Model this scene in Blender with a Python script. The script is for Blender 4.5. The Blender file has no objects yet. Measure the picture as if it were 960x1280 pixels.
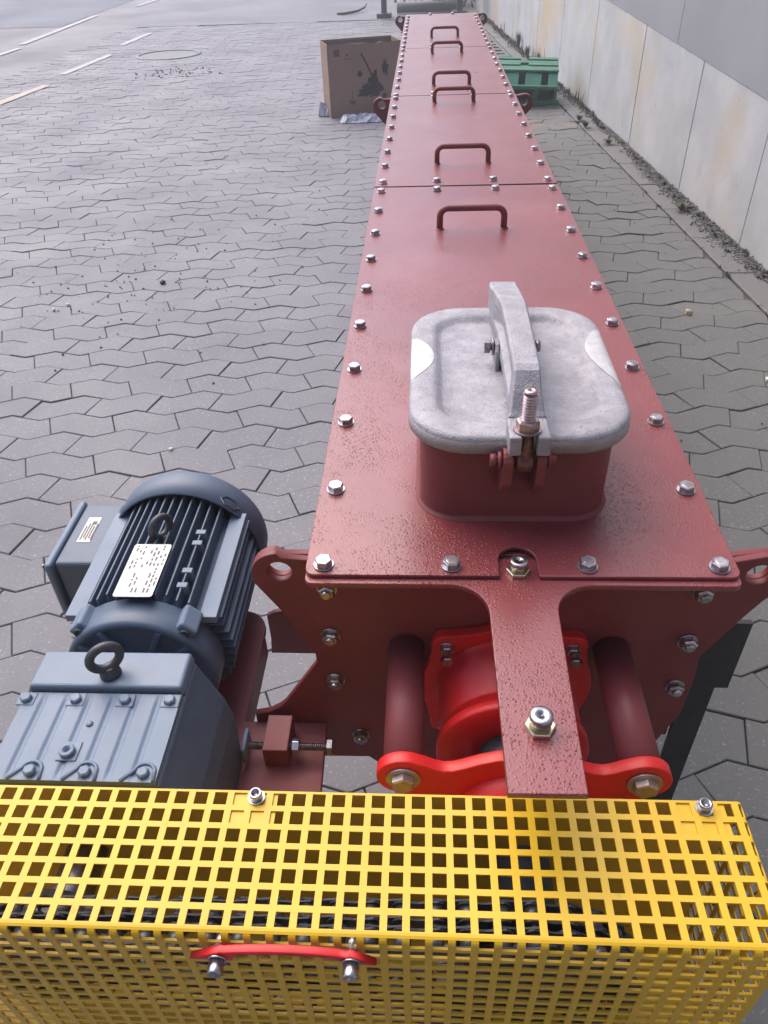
import bpy, bmesh, math, random
from mathutils import Vector, Matrix, Euler
random.seed(7)
S = bpy.context.scene
COL = S.collection
R_ = math.radians
# ------------------------------------------------------------------ camera
cam_d = bpy.data.cameras.new("camera")
cam = bpy.data.objects.new("camera", cam_d)
COL.objects.link(cam)
S.camera = cam
PITCH, YAW, ROLL = 0.6765, -0.0679, -0.0395
CF = Vector((math.sin(YAW)*math.cos(PITCH), math.cos(YAW)*math.cos(PITCH), -math.sin(PITCH)))
_r = Vector((math.cos(YAW), -math.sin(YAW), 0)); _u = _r.cross(CF)
CR = _r*math.cos(ROLL)+_u*math.sin(ROLL); CU = -_r*math.sin(ROLL)+_u*math.cos(ROLL)
CP = Vector((-0.1139, -0.6696, 1.4501))
m = Matrix.Identity(4)
for i in range(3):
    m[i][0] = CR[i]; m[i][1] = CU[i]; m[i][2] = -CF[i]; m[i][3] = CP[i]
cam.matrix_world = m
cam_d.sensor_fit = 'HORIZONTAL'; cam_d.sensor_width = 36; cam_d.lens = 36*943.54/960
cam_d.clip_start = 0.02; cam_d.clip_end = 1000
# ------------------------------------------------------------------ light
SUN_EL, SUN_AZ = 52, -38          # azimuth measured from +Y towards +X
W = bpy.data.worlds.new("World"); S.world = W; W.use_nodes = True
wn = W.node_tree.nodes; wl = W.node_tree.links
bg = wn['Background']; bg.inputs['Strength'].default_value = 0.10
sky = wn.new('ShaderNodeTexSky'); sky.sky_type = 'NISHITA'; sky.sun_disc = False
sky.sun_elevation = R_(SUN_EL); sky.sun_rotation = R_(SUN_AZ)
sky.air_density = 1.0; sky.dust_density = 4.0; sky.ozone_density = 1.0
hs = wn.new('ShaderNodeHueSaturation'); hs.inputs['Saturation'].default_value = 1.85
wl.new(sky.outputs[0], hs.inputs['Color']); wl.new(hs.outputs[0], bg.inputs['Color'])
sun_d = bpy.data.lights.new("sun", 'SUN'); sun_d.energy = 1.5; sun_d.angle = R_(70); sun_d.color = (1, .97, .965)
sun = bpy.data.objects.new("sun", sun_d); COL.objects.link(sun)
a, e = R_(SUN_AZ), R_(SUN_EL)
sd = Vector((math.sin(a)*math.cos(e), math.cos(a)*math.cos(e), math.sin(e)))
sun.rotation_euler = sd.to_track_quat('Z', 'Y').to_euler()
S.view_settings.view_transform = 'Standard'; S.view_settings.look = 'None'
S.view_settings.gamma = 1; S.view_settings.exposure = 1.3

# ------------------------------------------------------------------ materials
def mat(name, base, rough=.5, metal=0, dark=None, nscale=20, namt=1.0, bump=0, bscale=200, spec=.5,
        rvar=0, drops=0, speck=0, island=0, stain=None, coat=0):
    M = bpy.data.materials.new(name); M.use_nodes = True
    N = M.node_tree.nodes; L = M.node_tree.links; P = N['Principled BSDF']
    tc = N.new('ShaderNodeTexCoord'); geo = N.new('ShaderNodeNewGeometry')
    pos = geo.outputs['Position']
    def noise(sc, det=4, ro=.55):
        n = N.new('ShaderNodeTexNoise'); n.inputs['Scale'].default_value = sc
        n.inputs['Detail'].default_value = det; n.inputs['Roughness'].default_value = ro
        L.new(pos, n.inputs['Vector']); return n.outputs['Fac']
    def ramp(src, a, b, ca=(0, 0, 0, 1), cb=(1, 1, 1, 1)):
        r = N.new('ShaderNodeValToRGB'); r.color_ramp.elements[0].position = a; r.color_ramp.elements[1].position = b
        r.color_ramp.elements[0].color = ca; r.color_ramp.elements[1].color = cb
        L.new(src, r.inputs[0]); return r.outputs[0]
    def mix(f, c1, c2, mode='MIX'):
        x = N.new('ShaderNodeMix'); x.data_type = 'RGBA'; x.blend_type = mode
        if isinstance(f, float): x.inputs[0].default_value = f
        else: L.new(f, x.inputs[0])
        for k, c in ((6, c1), (7, c2)):
            if isinstance(c, tuple): x.inputs[k].default_value = (*c[:3], 1)
            else: L.new(c, x.inputs[k])
        return x.outputs[2]
    col = base
    if dark is not None:
        col = mix(ramp(noise(nscale, 6, .6), .35, .68), dark, base)
    if island:
        add = N.new('ShaderNodeMath'); add.operation = 'ADD'
        oi = N.new('ShaderNodeObjectInfo')
        L.new(geo.outputs['Random Per Island'], add.inputs[0]); L.new(oi.outputs['Random'], add.inputs[1])
        fr = N.new('ShaderNodeMath'); fr.operation = 'FRACT'; L.new(add.outputs[0], fr.inputs[0])
        g = ramp(fr.outputs[0], 0, 1, (1-island, 1-island, 1-island*.9, 1), (1+island*.3, 1+island*.25, 1+island*.2, 1))
        col = mix(1.0, col if not isinstance(col, tuple) else (*col, 1), g, 'MULTIPLY')
    if speck:
        col = mix(ramp(noise(150, 3, .6), .60, .70), col, tuple(min(1, c*1+speck) for c in base))
        col = mix(ramp(noise(42, 5, .8), .50, .68), col, tuple(c*.72 for c in base))
        col = mix(ramp(noise(19, 5, .7), .54, .72), col, tuple(min(1, c*1.22) for c in base))
        col = mix(ramp(noise(85, 3, .7), .60, .68), col, tuple(min(1, c*1.45) for c in base))
        col = mix(ramp(noise(120, 3, .6), .38, .30), col, tuple(c*.55 for c in base))
    if stain:
        for (scol, sc, lo, hi) in stain:
            col = mix(ramp(noise(sc, 5, .6), lo, hi), col, scol)
    if isinstance(col, tuple): P.inputs['Base Color'].default_value = (*col[:3], 1)
    else: L.new(col, P.inputs['Base Color'])
    P.inputs['Metallic'].default_value = metal
    P.inputs['Specular IOR Level'].default_value = spec
    P.inputs['Coat Weight'].default_value = coat; P.inputs['Coat Roughness'].default_value = .28
    if rvar:
        rr = N.new('ShaderNodeMapRange'); L.new(noise(nscale*.7, 5, .6), rr.inputs[0])
        rr.inputs[1].default_value = .3; rr.inputs[2].default_value = .7
        rr.inputs[3].default_value = max(.05, rough-rvar); rr.inputs[4].default_value = min(1, rough+rvar)
        L.new(rr.outputs[0], P.inputs['Roughness'])
    else: P.inputs['Roughness'].default_value = rough
    prev = None
    def bumpn(h, s, d):
        nonlocal prev
        b = N.new('ShaderNodeBump'); b.inputs['Strength'].default_value = s; b.inputs['Distance'].default_value = d
        L.new(h, b.inputs['Height'])
        if prev is not None: L.new(prev, b.inputs['Normal'])
        prev = b.outputs[0]
    if bump: bumpn(noise(bscale, 4, .6), bump, .002)
    if drops:
        for sc, th, st in ((215, .36, 1.0), (340, .40, .5)):
            v = N.new('ShaderNodeTexVoronoi'); v.inputs['Scale'].default_value = sc; v.inputs['Randomness'].default_value = 1
            L.new(pos, v.inputs['Vector'])
            h = ramp(v.outputs['Distance'], 0, th, (1, 1, 1, 1), (0, 0, 0, 1))
            p = ramp(noise(9, 4, .7), .36, .62)
            k = N.new('ShaderNodeMath'); k.operation = 'MULTIPLY'; L.new(h, k.inputs[0]); L.new(p, k.inputs[1])
            bumpn(k.outputs[0], st*drops, .0019)
    if prev is not None: L.new(prev, P.inputs['Normal'])
    return M

M = {}
M['red'] = mat('oxide_red_paint', (.215, .038, .043), .33, dark=(.175, .030, .034), nscale=5, bump=.12, bscale=420, rvar=.06, drops=.85, coat=.40, stain=[((.26, .075, .08), 3.2, .56, .80), ((.12, .025, .025), 160, .66, .76)])
M['red_dry'] = mat('oxide_red_paint_dry', (.185, .034, .037), .56, dark=(.150, .028, .030), nscale=9, bump=.10, bscale=300, rvar=.08)
M['bright_red'] = mat('signal_red_paint', (.66, .014, .016), .44, dark=(.52, .012, .012), nscale=14, bump=.08, bscale=120, rvar=.07)
M['yellow'] = mat('yellow_powder_coat', (.64, .405, .014), .42, dark=(.60, .375, .013), nscale=6, bump=.05, bscale=350, stain=[((.42, .26, .02), 46, .66, .74)])
M['zinc'] = mat('zinc_plated_steel', (.64, .64, .66), .30, 1, dark=(.38, .37, .39), nscale=110, island=.35, bump=.1, bscale=700)
M['zinc_yellow'] = mat('yellow_passivated_steel', (.72, .62, .40), .3, 1, dark=(.50, .47, .36), nscale=120)
M['steel'] = mat('threaded_steel', (.36, .34, .35), .35, 1, dark=(.22, .20, .21), nscale=200)
M['rust_bolt'] = mat('rusty_swing_bolt_steel', (.30, .13, .09), .45, .7, dark=(.10, .05, .04), nscale=160, bump=.5, bscale=500)
M['cast'] = mat('cast_aluminium', (.39, .39, .43), .52, .30, dark=(.27, .265, .295), nscale=38, bump=.8, bscale=520, rvar=.08, drops=.15,
                stain=[((.21, .205, .23), 230, .56, .70), ((.43, .425, .45), 190, .60, .74), ((.29, .285, .31), 14, .55, .75)])
M['cast_skirt'] = mat('cast_aluminium_skirt', (.33, .32, .335), .55, .3, dark=(.24, .205, .185), nscale=16, bump=.6, bscale=420, rvar=.1)
M['ground_alu'] = mat('ground_bare_aluminium', (.56, .56, .56), .42, .3, dark=(.44, .44, .45), nscale=60, bump=.2, bscale=300, drops=.3)
M['motor'] = mat('slate_grey_motor_paint', (.086, .124, .180), .50, dark=(.070, .102, .152), nscale=12, bump=.15, bscale=260, rvar=.07)
M['motor_cover'] = mat('slate_grey_gear_paint', (.142, .196, .272), .50, dark=(.122, .172, .242), nscale=10, bump=.18, bscale=220, rvar=.06)
M['motor_dark'] = mat('dark_grey_motor_metal', (.055, .062, .075), .42, dark=(.035, .04, .05), nscale=60, bump=.2)
M['plate'] = mat('bright_name_plate', (.46, .455, .43), .5, 0, dark=(.70, .70, .70), nscale=40)
M['ink'] = mat('print_ink', (.06, .06, .07), .5)
M['sticker'] = mat('white_sticker', (.50, .50, .48), .5)
M['chain'] = mat('oiled_chain_steel', (.20, .20, .22), .36, .6, dark=(.09, .09, .10), nscale=90)
M['leg'] = mat('black_stand_paint', (.020, .020, .024), .45, dark=(.03, .03, .035), nscale=20, bump=.2)
M['stone'] = mat('grey_concrete_paver', (.270, .272, .306), .66, dark=(.210, .210, .232), nscale=2.3, bump=.7, bscale=260, rvar=.12,
                 speck=.16, island=.15, stain=[((.150, .146, .155), .8, .56, .78), ((.29, .24, .21), .45, .66, .82)])
M['stone_shaded'] = mat('shaded_concrete_paver', (.205, .212, .208), .62, dark=(.155, .162, .156), nscale=2.3, bump=.7, bscale=260, rvar=.1, speck=.13, island=.14,
                       stain=[((.15, .155, .145), 1.2, .58, .78), ((.34, .20, .12), .9, .62, .72)])  # shade right of the trough is put into this darker paver colour
M['joint'] = mat('dark_joint_sand', (.13, .125, .125), .85, dark=(.07, .068, .066), nscale=60, bump=.8, bscale=150)
M['asphalt'] = mat('smooth_grey_tarmac', (.235, .240, .265), .68, dark=(.20, .205, .23), nscale=1.1, bump=.4, bscale=180, rvar=.12, speck=.05,
                   stain=[((.09, .09, .1), 1.7, .66, .78)])
M['asphalt_dark'] = mat('dark_road_tarmac', (.075, .10, .145), .7, dark=(.07, .08, .1), nscale=.9, bump=.4, bscale=160, rvar=.08)
M['line_white'] = mat('worn_white_road_paint', (.40, .40, .41), .6, dark=(.27, .27, .28), nscale=14)
M['line_yellow'] = mat('worn_yellow_road_paint', (.42, .34, .22), .6, dark=(.30, .27, .22), nscale=14)
M['slab'] = mat('concrete_channel_slab', (.25, .245, .245), .6, dark=(.17, .168, .17), nscale=3, bump=.6, bscale=200, speck=.1, island=.15)
M['wall'] = mat('pale_cast_concrete', (.54, .54, .54), .68, dark=(.42, .43, .43), nscale=2.6, bump=.6, bscale=70, rvar=.1,
                stain=[((.53, .41, .22), .62, .52, .72), ((.22, .215, .2), 5.5, .69, .78), ((.30, .31, .30), 1.9, .60, .8)])
M['clad'] = mat('grey_wall_cladding', (.31, .315, .335), .55, dark=(.265, .27, .29), nscale=1.6, bump=.15, bscale=60)
M['card'] = mat('brown_cardboard', (.33, .205, .145), .75, dark=(.28, .175, .125), nscale=6, bump=.3, bscale=90)
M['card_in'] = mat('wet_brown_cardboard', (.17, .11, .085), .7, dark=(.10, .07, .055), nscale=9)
M['black_spill'] = mat('black_paint_spill', (.018, .018, .022), .25)
M['card_print'] = mat('dark_red_brown_print', (.13, .055, .045), .6)
M['plastic'] = mat('crumpled_clear_plastic', (.48, .48, .53), .3, dark=(.42, .42, .47), nscale=22, bump=.8, bscale=60)
M['green'] = mat('green_plastic', (.020, .125, .070), .42, dark=(.025, .19, .11), nscale=9, bump=.3, bscale=60, stain=[((.10, .15, .10), 14, .62, .75)])
M['gravel'] = mat('grey_grit', (.23, .225, .225), .7, dark=(.10, .10, .10), nscale=30, island=.55)
M['weed'] = mat('dull_green_weed', (.12, .15, .075), .6, dark=(.08, .09, .055), nscale=20, island=.4)
M['dry_weed'] = mat('dry_brown_weed', (.19, .17, .14), .7, dark=(.07, .06, .05), nscale=30, island=.4)
M['bush'] = mat('dark_bush_leaf', (.035, .055, .035), .6, dark=(.02, .03, .02), nscale=8, island=.4)
M['rubber'] = mat('black_rubber_strap', (.03, .03, .032), .5)
M['dark_steel'] = mat('dark_green_grey_steel', (.05, .065, .065), .5, dark=(.035, .045, .045), nscale=14)
M['pebble_white'] = mat('white_pebble', (.62, .61, .58), .6)
M['iron'] = mat('worn_cast_iron', (.13, .13, .135), .42, .4, dark=(.07, .07, .07), nscale=10, bump=.4)

# ------------------------------------------------------------------ helpers
WL = {}
def link(o, parent=None, loc=(0, 0, 0)):
    COL.objects.link(o); WL[o.name] = Vector(loc)
    if parent is not None:
        o.parent = parent; o.location = Vector(loc)-WL[parent.name]
    else: o.location = loc
    return o
def empty(name, loc):
    o = bpy.data.objects.new(name, None); o.empty_display_size = .05
    return link(o, None, loc)
def tag(o, label=None, cat=None, group=None, kind=None):
    for k, v in (('label', label), ('category', cat), ('group', group), ('kind', kind)):
        if v: o[k] = v
    return o

class MB:
    def __init__(s): s.v = []; s.f = []; s.sm = []
    def add(s, vs, fs, smooth=False):
        b = len(s.v); s.v += [tuple(v) for v in vs]
        s.f += [tuple(b+i for i in f) for f in fs]; s.sm += [smooth]*len(fs); return s
    def box(s, x0, x1, y0, y1, z0, z1, M4=None):
        vs = [Vector(p) for p in ((x0,y0,z0),(x1,y0,z0),(x1,y1,z0),(x0,y1,z0),(x0,y0,z1),(x1,y0,z1),(x1,y1,z1),(x0,y1,z1))]
        if M4 is not None: vs = [M4 @ v for v in vs]
        return s.add(vs, [(0,3,2,1),(4,5,6,7),(0,1,5,4),(1,2,6,5),(2,3,7,6),(3,0,4,7)])
    def ring(s, rings, cap0=True, cap1=True, smooth=True, closed=True):
        n = len(rings[0]); vs = [p for r in rings for p in r]; fs = []
        for i in range(len(rings)-1):
            for j in range(n if closed else n-1):
                k = (j+1) % n
                fs.append((i*n+j, i*n+k, (i+1)*n+k, (i+1)*n+j))
        b = len(s.v); s.add(vs, fs, smooth)
        if cap0: s.f.append(tuple(b+j for j in reversed(range(n)))); s.sm.append(False)
        if cap1: s.f.append(tuple(b+(len(rings)-1)*n+j for j in range(n))); s.sm.append(False)
        return s
    def lathe(s, prof, o, axis, n=32, cap0=True, cap1=True, smooth=True, ph=0):
        """prof: list of (distance along axis, radius)"""
        A = Vector(axis).normalized(); t = Vector((0, 0, 1)) if abs(A.z) < .9 else Vector((1, 0, 0))
        X = A.cross(t).normalized(); Y = A.cross(X); o = Vector(o)
        return s.ring([[o+A*d+(X*math.cos(ph+2*math.pi*j/n)+Y*math.sin(ph+2*math.pi*j/n))*r for j in range(n)] for d, r in prof], cap0, cap1, smooth)
    def cyl(s, p0, p1, r, n=24, smooth=True, ph=0):
        p0 = Vector(p0); p1 = Vector(p1)
        return s.lathe([(0, r), ((p1-p0).length, r)], p0, p1-p0, n, smooth=smooth, ph=ph)
    def tube(s, pts, r, n=10, closed=False, cap=True):
        pts = [Vector(p) for p in pts]; N = len(pts); rings = []; up = None
        for i, p in enumerate(pts):
            if closed: t = pts[(i+1) % N]-pts[i-1]
            else: t = pts[min(i+1, N-1)]-pts[max(i-1, 0)]
            t.normalize()
            if up is None:
                up = Vector((0, 0, 1)) if abs(t.z) < .9 else Vector((1, 0, 0))
            up = (up-t*up.dot(t)).normalized(); x = t.cross(up)
            rr = r[i] if isinstance(r, (list, tuple)) else r
            rings.append([p+(x*math.cos(2*math.pi*j/n)+up*math.sin(2*math.pi*j/n))*rr for j in range(n)])
        if closed:
            rings.append(rings[0]); return s.ring(rings, False, False)
        return s.ring(rings, cap, cap)
    def prism(s, poly, d0, d1, plane='XZ'):
        def P(a, b, d):
            return {'XZ': (a, d, b), 'XY': (a, b, d), 'YZ': (d, a, b)}[plane]
        n = len(poly)
        vs = [P(a, b, d0) for a, b in poly]+[P(a, b, d1) for a, b in poly]
        fs = [tuple(range(n)), tuple(range(2*n-1, n-1, -1))]+[(j, n+j, n+(j+1) % n, (j+1) % n) for j in range(n)]
        return s.add(vs, fs)
    def mesh(s, name, mt, autos=35):
        me = bpy.data.meshes.new(name); me.from_pydata(s.v, [], s.f)
        bm = bmesh.new(); bm.from_mesh(me); bmesh.ops.recalc_face_normals(bm, faces=bm.faces); bm.to_mesh(me); bm.free()
        me.polygons.foreach_set('use_smooth', s.sm if len(s.sm) == len(me.polygons) else [False]*len(me.polygons))
        me.materials.append(mt); me.update(); return me
    def obj(s, name, mt, parent=None, loc=(0, 0, 0), bevel=0, seg=2, recenter=True):
        """vertices are given in world space relative to loc"""
        me = s.mesh(name, mt); o = bpy.data.objects.new(name, me)
        if bevel:
            b = o.modifiers.new('bevel', 'BEVEL'); b.width = bevel; b.segments = seg; b.limit_method = 'ANGLE'; b.angle_limit = R_(40)
        return link(o, parent, loc)
def inst(name, me, parent, loc, rot=None):
    o = bpy.data.objects.new(name, me)
    link(o, parent, loc)
    if rot: o.rotation_euler = rot
    return o
def arc(cx, cy, r, a0, a1, n=8):
    return [(cx+r*math.cos(R_(a0+(a1-a0)*i/n)), cy+r*math.sin(R_(a0+(a1-a0)*i/n))) for i in range(n+1)]
def rrect(x0, x1, y0, y1, r, n=6):
    return arc(x1-r, y1-r, r, 0, 90, n)+arc(x0+r, y1-r, r, 90, 180, n)+arc(x0+r, y0+r, r, 180, 270, n)+arc(x1-r, y0+r, r, 270, 360, n)
def circ(cx, cy, r, n=24): return [(cx+r*math.cos(2*math.pi*i/n), cy+r*math.sin(2*math.pi*i/n)) for i in range(n)]
def plate(name, mt, parent, outlines, d0, d1, plane='XZ', bevel=.0012, loc=(0, 0, 0)):
    """a sheet cut to outlines (the first is the rim, the others are holes), from depth d0 to d1"""
    cu = bpy.data.curves.new(name, 'CURVE'); cu.dimensions = '2D'; cu.fill_mode = 'BOTH'
    cu.extrude = abs(d1-d0)/2-bevel; cu.bevel_depth = bevel; cu.bevel_resolution = 1; cu.offset = -bevel
    for pl in outlines:
        sp = cu.splines.new('POLY'); sp.points.add(len(pl)-1); sp.use_cyclic_u = True
        for i, (x, y) in enumerate(pl): sp.points[i].co = (x, y, 0, 1)
    t = bpy.data.objects.new(name, cu); me = bpy.data.meshes.new_from_object(t)
    bpy.data.objects.remove(t); bpy.data.curves.remove(cu)
    mid = (d0+d1)/2; lo = Vector(loc)
    for v in me.vertices:
        x, y, z = v.co
        v.co = Vector({'XZ': (x, mid-z, y), 'XY': (x, y, mid+z), 'YZ': (mid+z, x, y)}[plane])-lo
    me.materials.clear(); me.materials.append(mt)
    o = bpy.data.objects.new(name, me); return link(o, parent, loc)

def hexprof(mb, o, axis, R, h, ch=.0012, ph=0):
    return mb.lathe([(0, R), (h-ch, R), (h, R-ch*1.2)], o, axis, 6, smooth=False, ph=ph)
# shared fastener meshes (z up, base at z = 0)
b = MB(); b.lathe([(0, .0122), (.0022, .0122)], (0,0,0), (0,0,1), 20); hexprof(b, (0,0,.0024), (0,0,1), .0108, .0078)
b.lathe([(.0102, .0065), (.0107, .0060)], (0,0,0), (0,0,1), 14, cap0=False)
BOLT = b.mesh('hex_bolt', M['zinc'])
b = MB(); b.lathe([(0, .0132), (.0024, .0132)], (0,0,0), (0,0,1), 22); hexprof(b, (0,0,.0025), (0,0,1), .0116, .0095, .0018)
b.lathe([(.0115, .0063), (.0150, .0063), (.016, .0050)], (0,0,0), (0,0,1), 14, cap0=False)
NUT = b.mesh('nut_and_stud', M['zinc'])
def socket(r, h, wr, mt):
    b = MB(); b.lathe([(0, wr), (.0018, wr)], (0,0,0), (0,0,1), 22)
    b.lathe([(.002, r), (h-.0008, r), (h, r*.93), (h, r*.55), (h-.005, r*.52), (h-.005, .0001)], (0,0,0), (0,0,1), 24, cap1=False)
    return b.mesh('socket_screw', mt)
SOCK = socket(.0068, .0105, .0088, M['zinc'])
SOCKL = socket(.0072, .014, .0090, M['zinc'])
ROT_FRONT = (R_(90), 0, 0)   # local +z -> world -y

# ------------------------------------------------------------------ ground, pavement
G = MB(); G.add([(-60, -60, -.03), (60, -60, -.03), (60, 60, -.03), (-60, 60, -.03)], [(0, 1, 2, 3)])
tag(G.obj('ground', M['asphalt']), kind='structure')
XL, YF = -4.9, 14.0
def wx(y): return 1.461-.064*(y-4.33)         # face of the wall
def kx(y): return 1.282-.064*(y-4.13)         # crack between paving and channel slabs
pv = MB(); pv.add([(XL, -4, -.016), (kx(-4), -4, -.016), (kx(YF), YF, -.016), (XL, YF, -.016)], [(0, 1, 2, 3)])
pave = tag(pv.obj('pavement', M['joint']), kind='structure')
# tarmac left of and beyond the paving
t = MB(); t.add([(-40, -20, -.004), (XL, -20, -.004), (XL, YF, -.004), (-40, YF, -.004)], [(0, 1, 2, 3)])
t.add([(-40, YF, -.004), (8, YF, -.004), (8, 58, -.004), (-40, 58, -.004)], [(0, 1, 2, 3)])
yard = tag(t.obj('yard', M['asphalt']), kind='structure')
t = MB(); t.add([(-40, 14.3, .001), (-7.5, 14.45, .001), (-6.35, 14.35, .001), (-6.5, 17.5, .001), (-6.9, 57, .001), (-40, 57, .001)], [(0,1,2,3,4,5)])
tag(t.obj('road', M['asphalt_dark']), kind='structure')
def offset_poly(P, d):
    n = len(P); out = []
    for i in range(n):
        a, b_, c = Vector(P[i-1]), Vector(P[i]), Vector(P[(i+1) % n])
        e1 = (b_-a).normalized(); e2 = (c-b_).normalized()
        n1 = Vector((-e1.y, e1.x)); n2 = Vector((-e2.y, e2.x))
        k = (n1+n2); k = k/max(.3, k.length_squared)*2
        out.append(b_+k*d)
    return out
PP, DD, AA = .2327, .1305, .0435
def stone_poly(tp):
    h = PP/2
    if tp == 0: a0, a1 = .0735, .0325
    else: a0, a1 = -.0765+PP, -.0385+PP
    def zz(u):
        u = u % PP; return AA*(u/h if u < h else (PP-u)/h)
    lo = [(a0, zz(a0))]; hi = []
    for k in range(1, 6):
        u = k*h
        if a0 < u < a0+PP: lo.append((u, zz(u)))
    lo.append((a0+PP, zz(a0+PP)))
    hi = [(a1+PP, DD+zz(a1+PP))]
    for k in range(5, 0, -1):
        u = k*h
        if a1 < u < a1+PP: hi.append((u, DD+zz(u)))
    hi.append((a1, DD+zz(a1)))
    return lo+hi
def stone_geo(tp):
    P = stone_poly(tp); cx = sum(p[0] for p in P)/len(P); cy = sum(p[1] for p in P)/len(P)
    A = offset_poly(P, .0013); B = offset_poly(P, .0034)
    vs = [(p[0]-cx, p[1]-cy, -.03) for p in A]+[(p[0]-cx, p[1]-cy, -.0024) for p in A]+[(p[0]-cx, p[1]-cy, 0) for p in B]
    n = len(P); fs = [tuple(range(2*n, 3*n))]
    for l in (0, n):
        fs += [(l+j, l+(j+1) % n, l+n+(j+1) % n, l+n+j) for j in range(n)]
    return vs, fs, (cx, cy)
ROTG = R_(4.0); cg, sg = math.cos(ROTG), math.sin(ROTG)
# a zigzag trough sits at this point of the ground
GX, GY = -.1139-.805*1.4501, -.6696+1.356*1.4501
geos = [stone_geo(0), stone_geo(1)]
mes = []
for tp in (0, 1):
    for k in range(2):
        me = bpy.data.meshes.new('paving_stone'); me.from_pydata(geos[tp][0], [], geos[tp][1]); me.materials.append(M['stone'] if k == 0 else M['stone_shaded']); mes.append(me)
rs = random.Random(3)
cand = []
for j in range(-40, 130):
    tp = j % 2
    for i in range(-45, 45):
        u = i*PP+geos[tp][2][0]; v = j*DD+geos[tp][2][1]
        x = GX+u*cg-v*sg; y = GY+u*sg+v*cg
        if x < XL-.1 or y < -2.2 or y > YF-.1: continue
        if x > kx(y)+.13: continue
        d = Vector((x, y, 0))-CP; z = d.dot(CF)
        vis = False
        if z > .1:
            px = 480+943.5*d.dot(CR)/z; py = 640-943.5*d.dot(CU)/z
            if -30 < px < 990 and -20 < py < 1200:
                tt = (.828-CP.z)/d.z; hx = CP.x+d.x*tt; hy = CP.y+d.y*tt
                if not (abs(hx) < .25 and -.02 < hy < 5.8) and not (py > 990 and px < 900): vis = True
                if px < 300 and py > 640: vis = vis and (px < 60 or py < 600)
        cand.append((0 if vis else 1, d.length, x, y, tp))
cand.sort()
nst = 0; rest = MB(); rest2 = MB(); edge = []
for vis, dl, x, y, tp in cand:
    tx, ty, dz = rs.gauss(0, .008), rs.gauss(0, .008), rs.uniform(-.0028, .0012)
    if x > .3: tx *= 1.6; ty *= 1.6; dz *= 1.4
    E_ = Euler((tx, ty, ROTG+rs.gauss(0, .004)))
    if x > kx(y)-.135:
        edge.append((x, y, dz, tp)); continue
    if vis == 0 and nst < 298:
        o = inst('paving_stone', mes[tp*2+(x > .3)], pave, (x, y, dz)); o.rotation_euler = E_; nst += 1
    else:
        if y > 9 and vis: continue
        Rm = E_.to_matrix(); o_ = Vector((x, y, dz))
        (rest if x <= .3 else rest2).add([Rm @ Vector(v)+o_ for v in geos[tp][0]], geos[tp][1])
ro = rest.obj('paving_stones', M['stone'], pave); ro['kind'] = 'stuff'
ro = rest2.obj('paving_stones', M['stone_shaded'], pave); ro['kind'] = 'stuff'
# stones cut along the crack
ct = MB()
def clip(P, f):
    out = []
    for i in range(len(P)):
        a_, b_ = P[i-1], P[i]; fa, fb = f(a_), f(b_)
        if fa <= 0: out.append(a_)
        if (fa < 0) != (fb < 0):
            t_ = fa/(fa-fb); out.append((a_[0]+(b_[0]-a_[0])*t_, a_[1]+(b_[1]-a_[1])*t_))
    res = []
    for p in out:
        if not res or math.hypot(p[0]-res[-1][0], p[1]-res[-1][1]) > .004: res.append(p)
    if len(res) > 2 and math.hypot(res[0][0]-res[-1][0], res[0][1]-res[-1][1]) < .004: res.pop()
    return res
for (x, y, dz, tp) in edge:
    P = stone_poly(tp); cx_, cy_ = geos[tp][2]
    Q = [(x+(p[0]-cx_)*cg-(p[1]-cy_)*sg, y+(p[0]-cx_)*sg+(p[1]-cy_)*cg) for p in P]
    Q = clip(Q, lambda p: p[0]-kx(p[1])+.005)
    if len(Q) < 3: continue
    ar = abs(sum(Q[i-1][0]*Q[i][1]-Q[i][0]*Q[i-1][1] for i in range(len(Q))))/2
    if ar < .0015: continue
    A = offset_poly(Q, .0013); B = offset_poly(Q, .0034); n = len(Q)
    ct.add([(p[0], p[1], -.03) for p in A]+[(p[0], p[1], dz-.0024) for p in A]+[(p[0], p[1], dz) for p in B],
           [tuple(range(2*n, 3*n))]+[(l+j, l+(j+1) % n, l+n+(j+1) % n, l+n+j) for l in (0, n) for j in range(n)])
cs = ct.obj('cut_paving_stones', M['stone_shaded'], pave); cs['kind'] = 'stuff'
# channel slabs between crack and wall
ch = tag(MB().add([(kx(-4)-.002, -4, -.02), (wx(-4), -4, -.02), (wx(16), 16, -.02), (kx(16)-.002, 16, -.02)], [(0,1,2,3)]).obj('gutter', M['joint']), kind='structure')
y = -3.0
while y < 15.5:
    L_ = .5; g = .004
    sb = MB(); y0, y1 = y+g, y+L_-g
    pts = [(kx(y0)+.008, y0), (wx(y0)-.004, y0), (wx(y1)-.004, y1), (kx(y1)+.008, y1)]
    cx = sum(p[0] for p in pts)/4; cy = sum(p[1] for p in pts)/4
    P2 = offset_poly(pts, .004)
    vs = [(p[0]-cx, p[1]-cy, -.03) for p in pts]+[(p[0]-cx, p[1]-cy, -.004) for p in pts]+[(p[0]-cx, p[1]-cy, .0) for p in P2]
    fs = [(8, 9, 10, 11)]+[(l+j, l+(j+1) % 4, l+4+(j+1) % 4, l+4+j) for l in (0, 4) for j in range(4)]
    sb.add(vs, fs); sb.obj('channel_slab', M['slab'], ch, (cx, cy, rs.uniform(-.002, .002)))
    y += L_
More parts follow.
